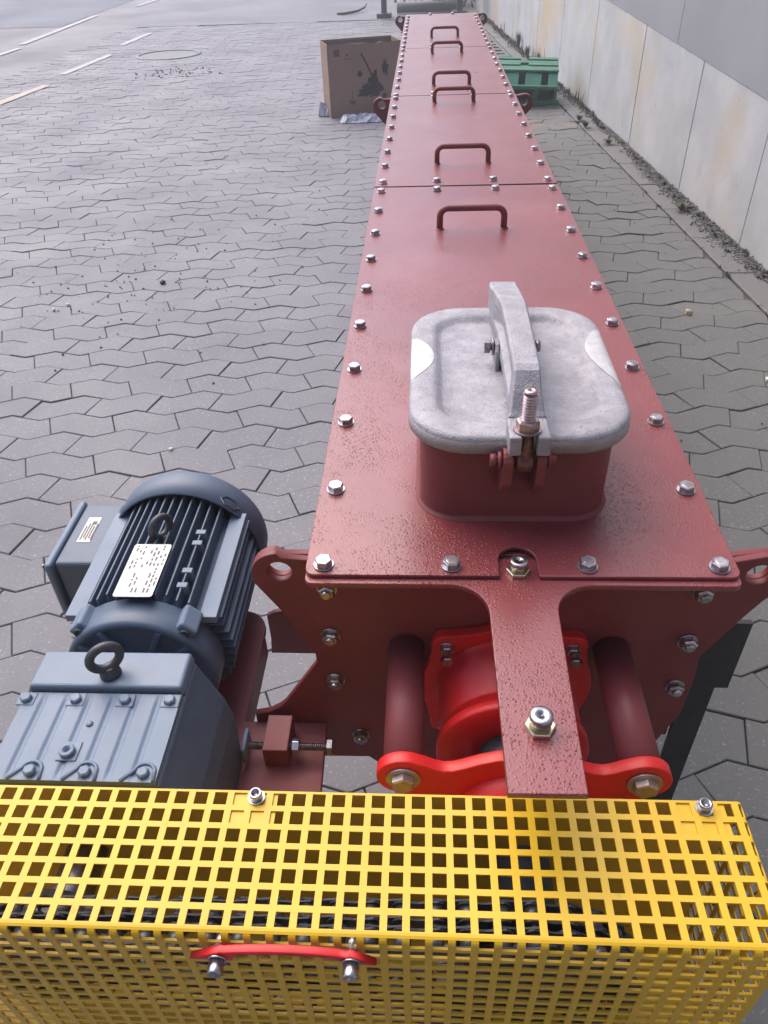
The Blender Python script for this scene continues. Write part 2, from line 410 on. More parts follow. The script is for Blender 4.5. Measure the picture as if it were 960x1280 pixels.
# painted lines
def dash(x0, y0, x1, y1, w, mt):
    d = Vector((x1-x0, y1-y0)).normalized(); n = Vector((-d.y, d.x))*w/2; m_ = MB(); N = 10; vs = []
    for i in range(N+1):
        x = x0+(x1-x0)*i/N; yv = y0+(y1-y0)*i/N; a_ = 1+rs.uniform(-.12, .12); c_ = 1+rs.uniform(-.12, .12)
        vs += [(x+n.x*a_, yv+n.y*a_, .006), (x-n.x*c_, yv-n.y*c_, .006)]
    m_.add(vs, [(2*i, 2*i+1, 2*i+3, 2*i+2) for i in range(N)])
    tag(m_.obj('road_marking', mt), kind='structure')
dash(-4.53, 6.9, -4.33, 8.70, .11, M['line_yellow']); dash(-4.42, 9.4, -4.33, 10.9, .10, M['line_white']); dash(-4.47, 11.8, -4.42, 13.1, .10, M['line_white'])
dash(-6.05, 10.3, -5.97, 11.8, .10, M['line_white']); dash(-6.12, 12.2, -6.30, 16.0, .11, M['line_white']); dash(-6.0, 17.6, -5.9, 20, .11, M['line_white'])
# manhole
mc = empty('manhole_cover', (-3.5, 10.75, 0)); tag(mc, 'round manhole cover set in the yard near the dashed road lines', 'manhole cover')
b = MB(); b.lathe([(-.01, .43), (.007, .43), (.009, .40), (.009, .385), (-.01, .385)], (0,0,0), (0,0,1), 48, False, False); b.obj('rim', M['iron'], mc, (-3.5, 10.75, 0))
b = MB(); b.lathe([(-.01, .36), (.002, .36)], (0,0,0), (0,0,1), 48); b.obj('lid', M['asphalt'], mc, (-3.5, 10.75, 0))

# ------------------------------------------------------------------ wall on the right
wall = empty('retaining_wall', (wx(3), 3, 0)); tag(wall, 'long pale concrete wall of upright panels with rusty stains along the right', 'wall')
def wtop(y): return .67+.047*(y-3.44)
js = [-3.2, -1.2, .35, 1.4, 2.38, 3.35, 4.32, 5.46, 6.8, 8.1, 9.36, 11.1, 13.0, 15.2, 18.0]
wrk = [wx(1e-9)]
for a_, b_ in zip(js[:-1], js[1:]):
    g = .006 if a_ in (5.46, 9.36, 1.4) or b_ in (5.46, 9.36, 1.4) else .0025
    y0, y1 = a_+g, b_-g; m_ = MB()
    o_ = Vector((wx(y0), y0, 0)); vs = []
    for (yy, off) in ((y0, 0), (y1, 0), (y1, .12), (y0, .12)):
        for z in (-.05, wtop(yy)): vs.append(Vector((wx(yy)+off, yy, z))-o_)
    m_.add(vs, [(0,1,3,2), (2,3,5,4), (4,5,7,6), (6,7,1,0), (1,7,5,3), (0,2,4,6)])
    m_.obj('wall_panel', M['wall'], wall, o_, bevel=.004)
m_ = MB(); ys = [-3.2, 18]
m_.add([(wx(yy)+off, yy, z) for yy in ys for off in (.02, .13) for z in (-.05, wtop(yy)-.01)], [(0,1,5,4), (2,3,7,6), (1,3,7,5), (0,1,3,2), (4,5,7,6)])
m_.obj('joint_filler', M['leg'], wall)
bld = empty('building_wall', (wx(3)+.02, 3, .66)); tag(bld, 'plain grey cladding of the building above the pale concrete wall', 'building')
for a_, b_ in ((-3.2, .8), (.8, 4.8), (4.8, 8.8), (8.8, 13), (13, 18)):
    m_ = MB(); vs = []
    o_ = Vector((wx(a_), a_, 0))
    for (yy, off) in ((a_+.003, -.004), (b_-.003, -.004), (b_-.003, .3), (a_+.003, .3)):
        for z in (wtop(yy)+.003, 5.2): vs.append(Vector((wx(yy)+off, yy, z))-o_)
    m_.add(vs, [(0,1,3,2), (2,3,5,4), (4,5,7,6), (6,7,1,0), (1,7,5,3), (0,2,4,6)])
    m_.obj('cladding_panel', M['clad'], bld, o_)
# unseen wall added behind the camera to block sky light, one panel dark
for k in range(6):
    x1_ = 1.90-2.2*k; b = MB(); b.box(x1_-2.19, x1_, -3.3, -2.9, -.02, 6.5); b.obj('front_panel', M['clad'] if k != 1 else M['leg'], bld)  # added unseen wall panels that block sky light
# grit and weeds at the wall foot
gr = MB(); rg = random.Random(11)
def chunk(mb, x, y, z, r):
    vs = []; n = 5
    for (h, k) in ((-.4, .8), (.35, .9)):
        for j in range(n):
            a_ = 2*math.pi*j/n+rg.uniform(-.3, .3); q = r*k*rg.uniform(.7, 1.15)
            vs.append((x+q*math.cos(a_), y+q*math.sin(a_), z+h*r*rg.uniform(.7, 1.2)))
    vs.append((x, y, z+r*.75))
    fs = [(j, (j+1) % n, n+(j+1) % n, n+j) for j in range(n)]+[(n+j, n+(j+1) % n, 2*n) for j in range(n)]
    mb.add(vs, fs)
for i in range(9000):
    yy = rg.uniform(1.5, 13) if i % 3 else rg.uniform(1.8, 6); w_ = abs(rg.gauss(0, .035))*(1+.6*math.sin(yy*3.1)*math.sin(yy*1.3+1))
    if w_ > .13: continue
    chunk(gr, wx(yy)-.004-w_, yy, .003+max(0, .016-w_*.3)*rg.random(), rg.uniform(.002, .008))
tag(gr.obj('grit', M['gravel']), 'grey grit and dirt gathered along the foot of the pale wall', 'grit', kind='stuff')
def tuft(mb, x, y, z0, n, h, spread, w=.004):
    for i in range(n):
        a_ = rg.uniform(0, 6.28); l = h*rg.uniform(.4, 1); s_ = spread*rg.uniform(.2, 1)
        dx, dy = math.cos(a_), math.sin(a_); px_, py_ = -dy*w, dx*w
        p0 = Vector((x+dx*.004, y+dy*.004, z0)); p1 = p0+Vector((dx*s_*.4, dy*s_*.4, l*.6)); p2 = p0+Vector((dx*s_, dy*s_, l))
        q = Vector((px_, py_, 0))
        mb.add([p0-q*.5, p0+q*.5, p1+q, p1-q, p2], [(0, 1, 2, 3), (3, 2, 4)])
wd = MB(); dw = MB()
for i in range(420):
    yy = rg.uniform(2.2, 14); far = yy > 6
    if rg.random() < .2 and not far: continue
    tuft(wd if rg.random() < .5 else dw, wx(yy)-abs(rg.gauss(.02, .03))-.006, yy, .004, rg.randint(8, 18), rg.uniform(.008, .03)*(1.9 if far else 1), rg.uniform(.01, .035), rg.uniform(.002, .005))
for i in range(60):
    yy = rg.uniform(2.4, 8); tuft(wd if i % 2 else dw, kx(yy)+rg.uniform(-.006, .01), yy, -.008, rg.randint(3, 9), rg.uniform(.008, .022), .03, .0035)
for (yy, off, hh) in ((3.95, .10, .05), (6.35, .16, .05), (6.1, .17, .06), (5.55, .12, .04), (9.6, .05, .15), (10.3, .04, .22), (8.9, .05, .16)):
    tuft(wd, wx(yy)-off, yy, .004, 40, hh, .07, .006)
for (yy, hh) in ((6.9, .14), (7.3, .10), (9.1, .22), (10.6, .18), (11.6, .2), (5.5, .06), (8.7, .24)):
    for q in range(3): tuft(dw, wx(yy)-.03-.02*q, yy+.04*q, .004, 4, hh, .03, .003)
tag(wd.obj('weeds', M['weed']), 'low green weeds sprouting between gutter and pale wall', 'weeds', kind='stuff')
tag(dw.obj('dry_weeds', M['dry_weed']), 'dry brown weed stalks standing along the pale wall', 'weeds', kind='stuff')
# small litter on the paving
lt = MB()
for i in range(260):
    x = rg.uniform(-4.3, -.4); y = rg.uniform(1.5, 11)
    if rg.random() < .5: x = -1.5+rg.gauss(0, .35); y = 3.05+rg.gauss(0, .35)
    chunk(lt, x, y, .002, rg.uniform(.002, .007))
for i in range(70):
    chunk(lt, -3.0+rg.gauss(0, .25), 9.3+rg.gauss(0, .2), .002, rg.uniform(.006, .016))
for i in range(60): chunk(lt, rg.uniform(.4, 1.2), rg.uniform(1.0, 6), .002, rg.uniform(.002, .005))
tag(lt.obj('crumbs', M['joint']), 'dark crumbs of dirt scattered over the grey paving', 'dirt', kind='stuff')
def pebble(x, y, r, mt, label, name='pebble'):
    b = MB(); chunk(b, 0, 0, .35*r, r); tag(b.obj(name, mt, None, (x, y, .001), bevel=r*.15), label, 'stone')
pebble(-1.870, 2.650, .012, M['pebble_white'], 'left one of two small white pebbles lying together on the paving')
pebble(-1.822, 2.706, .012, M['pebble_white'], 'right one of two small white pebbles lying together on the paving')
pebble(-.990, 1.470, .011, M['pebble_white'], 'single pale pebble on the paving behind the motor')
pebble(1.051, 2.540, .020, mat('tan_stone', (.42, .34, .24), .7), 'tan stone chip on the paving right of the hatch')
pebble(1.185, 1.930, .016, M['pebble_white'], 'white chip on the paving at the right edge of the picture')
pebble(-1.43, 2.96, .020, M['leg'], 'black clump of dirt on the paving above the motor')

# ------------------------------------------------------------------ screw conveyor
conv = empty('screw_conveyor', (0, 0, 0)); tag(conv, 'long oxide red screw conveyor trough with bolted cover plates and grey inspection hatch', 'screw conveyor')
ZC = .828
# covers
ends = [(-.0164, 1.5680), (1.5810, 2.8690), (2.8820, 4.1980), (4.2120, 5.852)]
bolts = [[0]+[.151+.1715*k for k in range(9)], [1.610+.171*k for k in range(8)], [2.872+.1777*k for k in range(8)], [4.252+.178*k for k in range(9)]]
hand = [(1.208,), (1.803, 2.716), (3.084, 3.992), (4.611,)]
rows = [[(x, 0) for x in (-.081, .081)]+[(-.08, 1.531), (.081, 1.533)], [(-.08, 1.617), (.081, 1.62), (-.08, 2.815), (.08, 2.815)],
        [(-.08, 2.90), (.08, 2.90), (-.08, 4.15), (.08, 4.15)], [(-.08, 4.27), (.08, 4.27), (-.08, 5.80), (.08, 5.80)]]
b = MB()
pts = [(-.0775, 0, 0)]+[(-.0775, 0, .03)]+[(-.0775+.02-.02*math.cos(t_), 0, .03+.02*math.sin(t_)) for t_ in (R_(22), R_(45), R_(68))]+[(-.0575, 0, .05)]
pts = pts+[(-p[0], 0, p[2]) for p in reversed(pts)]
b.tube(pts, .0078, 12); 
for s_ in (-1, 1): b.lathe([(0, .0125), (.002, .0105), (.004, .008)], (s_*.0775, 0, 0), (0, 0, 1), 16, False, False)
HANDLE = b.mesh('handle', M['red_dry'])
for i, (y0, y1) in enumerate(ends):
    if i == 0:
        nx0, nx1, ny = -.0240, .0225, .012
        out = [(-.257+.012, y0)]+[(nx0-.001, y0), (nx0, y0+.004)]+[(nx0, ny)]+[(x, y) for x, y in arc((nx0+nx1)/2, ny, (nx1-nx0)/2, 180, 0, 10)][1:-1]+[(nx1, ny), (nx1, y0+.004), (nx1+.001, y0)]
        out += arc(.257-.012, y0+.012, .012, -90, 0, 4)+[(.257, y1), (-.257, y1)]+arc(-.257+.012, y0+.012, .012, 180, 262, 4)
    else: out = [(-.257, y0), (.257, y0), (.257, y1), (-.257, y1)]
    cv = plate('cover_plate', M['red'], conv, [out], ZC-.005, ZC, 'XY', .0008, (0, y0, ZC))
    for y in bolts[i]:
        for x in (-.235, .235):
            o = inst('bolt', BOLT, cv, (x+rs.uniform(-.001, .001), y, ZC+.0002)); o.rotation_euler = (0, 0, rs.uniform(0, 1))
    for x, y in rows[i]:
        o = inst('bolt', BOLT, cv, (x, y, ZC+.0002)); o.rotation_euler = (0, 0, rs.uniform(0, 1))
    for y in hand[i]: inst('handle', HANDLE, cv, (0, y, ZC))
# trough body
YT0, YT1 = .031, 5.86
prof = [(-.262, .8225), (-.262, .8165), (-.205, .8165)]+[(-.205, .6)]
o_prof = [(-.205, .8165)]+[( .205*math.cos(t_), .595+.205*math.sin(t_)) for t_ in [R_(180+180*k/24) for k in range(25)]]+[(.205, .8165)]
i_prof = [(x*.972, max(z, .36) if 0 else .595+(z-.595)*.972 if z < .595 else z) for x, z in o_prof]
b = MB(); n = len(o_prof); vs = [(x, y, z) for y in (YT0, YT1) for x, z in o_prof]+[(x, y, z) for y in (YT0, YT1) for x, z in i_prof]
fs = [(j, j+1, n+j+1, n+j) for j in range(n-1)]+[(2*n+j, 3*n+j, 3*n+j+1, 2*n+j+1) for j in range(n-1)]
b.add(vs, fs, False); b.obj('trough', M['red_dry'], conv)
b = MB()
for s_ in (-1, 1):
    x0, x1 = sorted((s_*.200, s_*.2545)); b.box(x0, x1, YT0+.014, YT1-.02, .8140, .8222)
b.obj('trough_flange', M['red_dry'], conv)
# head plate on which the drive sits
U = [(-.2545, .8170), (-.292, .8205)]+arc(-.2965, .7905, .037, 90, 205, 10)+[(-.2985, .7200), (-.2740, .660), (-.2640, .640), (-.2640, .6225), (-.318, .532), (-.328, .520), (-.345, .5075), (-.368, .5005), (-.368, .470), (-.275, .470), (-.2722, .3944), (-.2000, .3955), (-.176, .3690)]
U += [(.28*math.cos(R_(t_)), .590+.28*math.sin(R_(t_))) for t_ in range(236, 332, 6)]
U += [(.2596, .5181), (.2621, .5948), (.2593, .6455), (.2944, .7182), (.3124, .752)]+arc(.2965, .7905, .037, -25, 90, 10)+[(.2545, .8170)]
hp = plate('head_plate', M['red_dry'], conv, [U, circ(-.2965, .7975, .0160), circ(.2965, .7975, .0160)], .020, .0300, 'XZ', .0012)
for (x, z) in [(-.238, .7695), (-.2395, .6816), (-.2395, .5868), (-.2095, .4564), (.2345, .7695), (.2352, .6776), (.2377, .5841), (.2095, .4564)]:
    o = inst('nut', NUT, hp, (x, .0198, z)); o.rotation_euler = (R_(90), rs.uniform(0, 1), 0)
U2 = [(-.2545, .8185), (-.292, .8185)]+arc(-.2965, .7885, .037, 95, 210, 10)+[(-.262, .700), (-.262, .594)]+[(.262*math.cos(R_(t_)), .594+.262*math.sin(R_(t_))) for t_ in range(188, 354, 8)]+[(.262, .594), (.262, .700)]+arc(.2965, .7885, .037, -30, 85, 10)+[(.2545, .8185)]
for (y0, y1) in ((.0304, .0400), (2.868, 2.8795), (2.8805, 2.892), (5.850, 5.862)):
    plate('flange_plate', M['red_dry'], conv, [U2, circ(-.2965, .7975, .0162), circ(.2965, .7975, .0162)], y0, y1, 'XZ', .001)
# T-shaped top plate with tongue
r = .045; zt = .8222
T = [(-.257+.01, -.0255), (-.084, -.0255)]+arc(-.084, -.0255-r, r, 90, 0, 8)[1:]+[(-.0375, -.294), (.0345, -.2935)]+[(.0385, -.0705)]+arc(.0385+r, -.0705, r, 180, 90, 8)[1:]
T += arc(.257-.01, -.0155, .01, -90, 0, 4)+[(.257, .0195), (-.257, .0195)]+arc(-.257+.01, -.0155, .01, 180, 262, 4)
tp_ = plate('top_arm', M['red'], conv, [T], zt-.008, zt, 'XY', .0009)
b = MB(); hexprof(b, (0,0,0), (0,0,1), .0155, .006, .001, ph=.5)
b.lathe([(.006, .0085), (.011, .0085)], (0,0,0), (0,0,1), 20)
b2 = MB(); b2.lathe([(.0085, .0075), (.012, .0075), (.0125, .0112), (.0195, .0112), (.0205, .0100), (.0205, .0016), (.0190, .0014)], (0,0,0), (0,0,1), 26)
for (x, y, sc) in ((-.0008, -.2235, 1), (-.0012, -.0035, .92)):
    q = b.obj('hex_fitting', M['zinc_yellow'], tp_, (x, y, zt+.0004)); q.scale = (sc,)*3
    q2 = b2.obj('grease_cap', M['zinc'], tp_, (x, y, zt+.0006)); q2.scale = (sc,)*3
# spacer pipes, bearing bracket, seal housing, shaft
for x in (-.137, .1385):
    b = MB(); b.cyl((x, .0195, .660), (x, -.1648, .660), .0245, 36); b.obj('spacer_pipe', M['red_dry'], conv)
def wave():
    top = []
    for i in range(0, 33):
        x = -.137+.2755*i/32; u = abs(x-.0008)
        if u < .085: z = .592+math.sqrt(max(0, .120**2-u*u))*1.0 if u < .02 else .592+.1183-(u-.02)*.00-((u-.02)**2)*11.0
        else: z = 0
        top.append((x, z))
    return top
Cz = .660; bx0, bx1 = -.137, .1385; lr = .0315
up = [(-.137+lr*math.cos(R_(t_)), Cz+lr*math.sin(R_(t_))) for t_ in range(250, 60, -12)]
# valley, then hump over the bearing, mirrored
left = up+[(-.110, .6825), (-.1000, .6765), (-.0900, .6735), (-.080, .6745), (-.068, .6795), (-.050, .6890), (-.030, .6965), (-.010, .6995)]
right = [(.0015-x, z) for x, z in reversed(left)]
low = [(.0015-(-.100), .600), (.078, .545)]+[(.07*math.cos(R_(t_)), .545+.07*math.sin(R_(t_))) for t_ in range(-10, -171, -16)]+[(-.078, .545), (-.100, .600)]
W_ = left+right+low
bp = plate('bearing_bracket', M['bright_red'], conv, [W_, circ(0, .594, .034)], -.180, -.165, 'XZ', .0012)
for x in (-.137, .1385):
    b = MB(); b.lathe([(0, .0200), (.003, .0200)], (x, -.1802, Cz), (0, -1, 0), 30); hexprof(b, (x, -.1834, Cz), (0, -1, 0), .0142, .009, .0015, ph=.52)
    b.obj('bracket_bolt', mat('dull_red_washed_zinc', (.50, .48, .49), .36, .8, dark=(.36, .31, .31), nscale=70) if x < 0 else bpy.data.materials['dull_red_washed_zinc'], bp)
b = MB(); b.lathe([(0, .075), (.020, .073), (.028, .062), (.030, .036), (.012, .034)], (0, -.1802, .594), (0, -1, 0), 44, False, False); b.obj('bearing_housing', M['bright_red'], bp)
# seal housing: lobed square flange on a round disc, drum, ring
def lobed():
    P = []
    for k in range(4):
        a0 = 45+90*k; c_ = (.083*math.sqrt(2)*math.cos(R_(a0)), .083*math.sqrt(2)*math.sin(R_(a0)))
        P += [(c_[0]+.021*math.cos(R_(a0+t_)), c_[1]+.021*math.sin(R_(a0+t_))) for t_ in (-62, -40, -20, 0, 20, 40, 62)]
        P += [(.1175*math.cos(R_(a0+t_)), .1175*math.sin(R_(a0+t_))) for t_ in (22, 30, 38, 45, 52, 60, 68)]
    return [(x, z+.594) for x, z in P]
sh = plate('seal_housing', M['bright_red'], conv, [lobed()], .004, .0194, 'XZ', .0015)
b = MB(); b.lathe([(0, .0980), (.006, .0935), (.075, .0925), (.078, .0905), (.078, .078), (.091, .078), (.091, .0960), (.0925, .0975), (.1035, .0975), (.1055, .0955), (.1055, .043), (.095, .042)], (0, .0035, .594), (0, -1, 0), 72, False, False)
b.obj('seal_drum', M['bright_red'], sh)
for (x, z) in ((-.083, .677), (.083, .677), (-.083, .511), (.083, .511)):
    b = MB(); b.lathe([(0, .010), (.002, .010)], (0,0,0), (0,-1,0), 20); hexprof(b, (0, -.002, 0), (0,-1,0), .0092, .008); b.lathe([(.010, .0055), (.026, .0055)], (0,0,0), (0,-1,0), 14)
    hexprof(b, (0, -.020, 0), (0,-1,0), .0085, .007)
    b.obj('seal_bolt', M['zinc'], sh, (x, .0038, z))
b = MB(); b.lathe([(0, .0425), (.048, .0425), (.055, .040), (.060, .030), (.27, .030), (.272, .028)], (0, -.078, .594), (0, -1, 0), 40); b.obj('drive_shaft', M['motor_dark'], conv)
# inspection hatch neck
def rr3(x0, x1, y0, y1, r, z, n=8): return [(x, y, z) for x, y in rrect(x0, x1, y0, y1, r, n)]
b = MB(); b.ring([rr3(-.1245, .1270, .0845, .417, .055, ZC+.0003), rr3(-.1222, .1247, .0868, .415, .0525, ZC+.0030), rr3(-.1197, .1222, .0893, .4125, .0502, ZC+.0045), rr3(-.1195, .1220, .0895, .412, .05, ZC+.0060), rr3(-.1195, .1220, .0895, .412, .05, .950)], False, False)
nk = b.obj('hatch_neck', M['red_dry'], conv)
for x0, x1 in ((-.0225, -.0115), (.0155, .0265)):
    b = MB(); pl = [(.090, .885)]+[(.070, .885), (.046, .915)]+arc(.0575, .943, .0145, 205, 20, 8)+[(.0895, .932)]
    b.prism(pl, x0, x1, 'YZ'); b.obj('clevis_lug', M['red_dry'], nk, bevel=.001)
b = MB(); b.cyl((-.0345, .0575, .943), (.0385, .0575, .943), .0055, 16); b.cyl((-.0375, .0575, .943), (-.0305, .0575, .943), .0078, 16); b.cyl((-.0285, .0575, .943), (-.0245, .0575, .943), .0105, 20); b.cyl((.0285, .0575, .943), (.0315, .0575, .943), .0105, 20)
b.obj('clevis_pin', M['red_dry'], nk)
# lid
X0, X1, Y0, Y1 = -.1335, .1380, .0695, .4350
def lp(i, z, r=.075): return rr3(X0+i, X1-i, Y0+i, Y1-i, max(.01, r-i*.8), z, 10)
b = MB(); b.ring([lp(.010, .9425), lp(.001, .9425), lp(-.0005, .945), lp(.0002, .9598), lp(.003, .9600)], False, False)
ls = b.obj('lid_skirt', M['cast_skirt'], nk)
b = MB(); b.ring([lp(.0002, .9598), lp(.0008, .9622), lp(.0028, .9650), lp(.006, .9666), lp(.012, .9675), lp(.028, .9678), lp(.033, .9670), lp(.037, .9645), lp(.041, .9605), lp(.045, .9588), lp(.062, .9585), lp(.100, .9592)], False, True)
lid = b.obj('hatch_lid', M['cast'], conv)
# ground-off bright patches on both lid edges
def lidz(i):
    T_ = [(0, .9598), (.0008, .9622), (.0028, .9650), (.006, .9666), (.012, .9675), (.028, .9678), (.033, .9670), (.037, .9645)]
    for (a_, za_), (b_, zb_) in zip(T_[:-1], T_[1:]):
        if i <= b_: return za_+(zb_-za_)*(i-a_)/(b_-a_)
    return .967
for sgn in (-1, 1):
    b = MB(); vs = []; N = 20; K = 8
    yc, hw, wm = (.270, .060, .031) if sgn < 0 else (.272, .082, .030)
    for i in range(N+1):
        t_ = i/N; y = yc-hw+2*hw*t_; w_ = wm*math.sin(math.pi*(t_**(1.25 if sgn > 0 else 1)))**.75+.0003
        for k in range(K+1):
            ii = .0015+w_*k/K; xe = X0+ii if sgn < 0 else X1-ii; vs.append((xe, y, lidz(ii)+.0007))
    fs = [(i*(K+1)+k, i*(K+1)+k+1, (i+1)*(K+1)+k+1, (i+1)*(K+1)+k) for i in range(N) for k in range(K)]
    b.add(vs, fs, True); b.obj('ground_patch', M['ground_alu'], lid)
# clamp arm: web with flanged edges lofted through cross-sections along y
secs = [(.0820, .960, .986, .023, .023), (.0870, .962, .9905, .021, .020), (.100, .966, 1.008, .019, .017), (.118, .970, 1.0270, .0185, .0155), (.128, .972, 1.0310, .0185, .0155),
        (.200, .976, 1.0335, .0185, .0158), (.285, .978, 1.0335, .0190, .0165), (.300, .978, 1.0320, .0195, .0170), (.360, .968, 1.0190, .0205, .0185), (.432, .950, 1.0010, .0215, .0205), (.450, .930, .9990, .0215, .0205), (.456, .925, .994, .020, .019)]
b = MB(); rings = []; cx = .0048
for (y, z0, z1, wb, wt) in secs:
    h = z1-z0; mid = .42 if .13 < y < .36 else .99
    def P(sx, zf, wf): return (cx+sx*wf, y, z0+h*zf)
    k = lambda zf: wb+(wt-wb)*zf
    rings.append([P(-1, 0, k(0)), P(1, 0, k(0)), P(1, .22, k(.22)), P(1, .30, k(.3)*mid), P(1, .66, k(.66)*mid), P(1, .76, k(.76)), P(1, .95, k(.95)), P(1, 1, k(1)*.90),
                  P(-1, 1, k(1)*.90), P(-1, .95, k(.95)), P(-1, .76, k(.76)), P(-1, .66, k(.66)*mid), P(-1, .30, k(.3)*mid), P(-1, .22, k(.22))])
b.ring(rings, True, True, smooth=False); arm = b.obj('clamp_arm', M['cast'], conv, bevel=.0018)
b = MB()
for x0, x1 in ((cx-.0235, cx-.0095), (cx+.0080, cx+.0225)): b.box(x0, x1, .0400, .0835, .960, .985)
b.obj('fork_foot', M['cast'], arm, bevel=.0022)
b = MB(); b.cyl((-.032, .266, .9835), (.040, .266, .9835), .0055, 16); b.cyl((-.0335, .266, .9835), (-.026, .266, .9835), .0085, 6, smooth=False); b.cyl((-.0235, .266, .9835), (-.0215, .266, .9835), .0115, 22); b.cyl((.0335, .266, .9835), (.0405, .266, .9835), .0075, 16)
b.obj('pivot_pin', M['steel'], arm)
for x0, x1 in ((-.0200, -.0146), (.0242, .0300)):
    b = MB(); b.prism([(.240, .9585), (.292, .9585), (.282, .983), (.274, .991), (.258, .991), (.250, .983)], x0, x1, 'YZ')
    b.obj('lid_lug', M['cast'], lid, bevel=.0012)
# swing bolt
def thread(mb, p0, p1, r, pitch, n=20):
    L_ = (Vector(p1)-Vector(p0)).length; prof = []; k = int(L_/pitch)
    for i in range(k): prof += [(i*pitch, r), (i*pitch+pitch*.5, r*.80)]
    prof += [(k*pitch, r)]
    return mb.lathe(prof, p0, Vector(p1)-Vector(p0), n, smooth=False)
bx, by = .0020, .0570
b = MB(); b.cyl((bx, by, .935), (bx, by, .982), .0088, 20); b.lathe([(-.0105, .009), (-.0075, .0135), (.0075, .0135), (.0105, .009)], (bx, .0575, .943), (1, 0, 0), 24)
sw = b.obj('swing_bolt', M['rust_bolt'], conv)
b = MB(); thread(b, (bx, by, .981), (bx, by, 1.034), .0082, .0036); b.lathe([(0, .0078), (.0022, .0066), (.0022, .0016), (.0008, .0012)], (bx, by, 1.0338), (0,0,1), 20, cap0=False)
b.obj('thread', mat('copper_toned_thread', (.52, .42, .42), .32, .9, dark=(.36, .24, .24), nscale=90), sw)
b = MB(); b.lathe([(0, .0158), (.0022, .0158)], (bx, by, .9852), (0,0,1), 28); hexprof(b, (bx, by, .9876), (0,0,1), .0135, .0115, .0018, ph=.2)
b.obj('nut', mat('reddish_nut_steel', (.42, .35, .36), .36, .7, dark=(.24, .15, .15), nscale=80), sw)

# motor console welded to the head
con = MB(); con.prism([(-.64, -.215), (-.2535, -.215), (-.2600, .0190), (-.386, .0190), (-.386, .200)]+arc(-.431, .205, .045, 0, 90, 6)+[(-.64, .25)], .473, .485, 'XY')
cn = con.obj('motor_console', M['red_dry'], conv, bevel=.0015)
b = MB(); b.box(-.396, -.3865, .0310, .200, .430, .4725); b.box(-.40, -.3905, -.20, .0195, .400, .4725); b.obj('console_rib', M['red_dry'], cn, bevel=.001)
cg_ = [(-.396, .400), (-.396, .458)]+[(-.385, .466), (-.372, .470), (-.362, .4705)]+[(-.352, .474), (-.30, .52), (-.265, .545), (-.207, .585), (-.207, .358), (-.300, .358), (-.400, .3585)]
plate('console_gusset', M['red_dry'], cn, [cg_], .262, .272, 'XZ', .001)
# tensioning block and screw
b = MB(); b.box(-.3420, -.3060, -.0580, .0020, .4853, .5250); b.obj('tension_block', M['red_dry'], cn, bevel=.0012)
zs, ys = .5120, -.0420
b = MB(); thread(b, (-.366, ys, zs), (-.250, ys, zs), .0060, .0030, 14)
ts = b.obj('tension_screw', M['steel'], cn)
b = MB(); b.cyl((-.3015, ys, zs), (-.2915, ys, zs), .0118, 6, smooth=False, ph=.5); b.obj('lock_nut', M['zinc'], ts, bevel=.0008)
b = MB(); b.cyl((-.2515, ys, zs), (-.2430, ys, zs), .0130, 6, smooth=False, ph=.2); b.obj('screw_head', M['steel'], ts, bevel=.0008)
# supports
def support(y, wide):
    for s_ in (-1, 1):
        q0, q1 = (.297, .343) if (wide and s_ > 0) else (.100, .146)
        x0, x1 = sorted((s_*q0, s_*q1)); b = MB(); b.box(x0, x1, y, y+.006, .0115, .56)
        b.box(x0 if s_ < 0 else x1-.006, x0+.006 if s_ < 0 else x1, y+.0062, y+.055, .0115, .56)
        lg = b.obj('support_leg', M['leg'], conv, bevel=.001)
        if wide and s_ > 0:
            b = MB(); b.box(.250, .357, y-.010, y-.001, .489, .634); b.obj('bracket_plate', M['leg'], lg, bevel=.001)
        b = MB(); c_ = (x0+x1)/2; b.box(c_-.05, c_+.05, y-.04, y+.09, .0015, .0115); b.obj('foot_plate', M['leg'], lg, bevel=.001)
    b = MB(); b.box(-.170, .296 if wide else .170, y+.007, y+.05, .342, .392); b.obj('cross_beam', M['leg'], conv, bevel=.001)
support(.102, True)
for y in (2.70, 5.6): support(y, False)

# ------------------------------------------------------------------ gear motor
MX, MZ = -.510, .612
gm = empty('gear_motor', (MX, -.05, .485)); tag(gm, 'slate grey finned gear motor beside the head of the red conveyor', 'motor')
b = MB(); b.lathe([(0, .060), (.0, .094), (.235, .094), (.235, .06)], (MX, .040, MZ), (0, 1, 0), 56); fr = b.obj('motor_frame', M['motor'], gm)
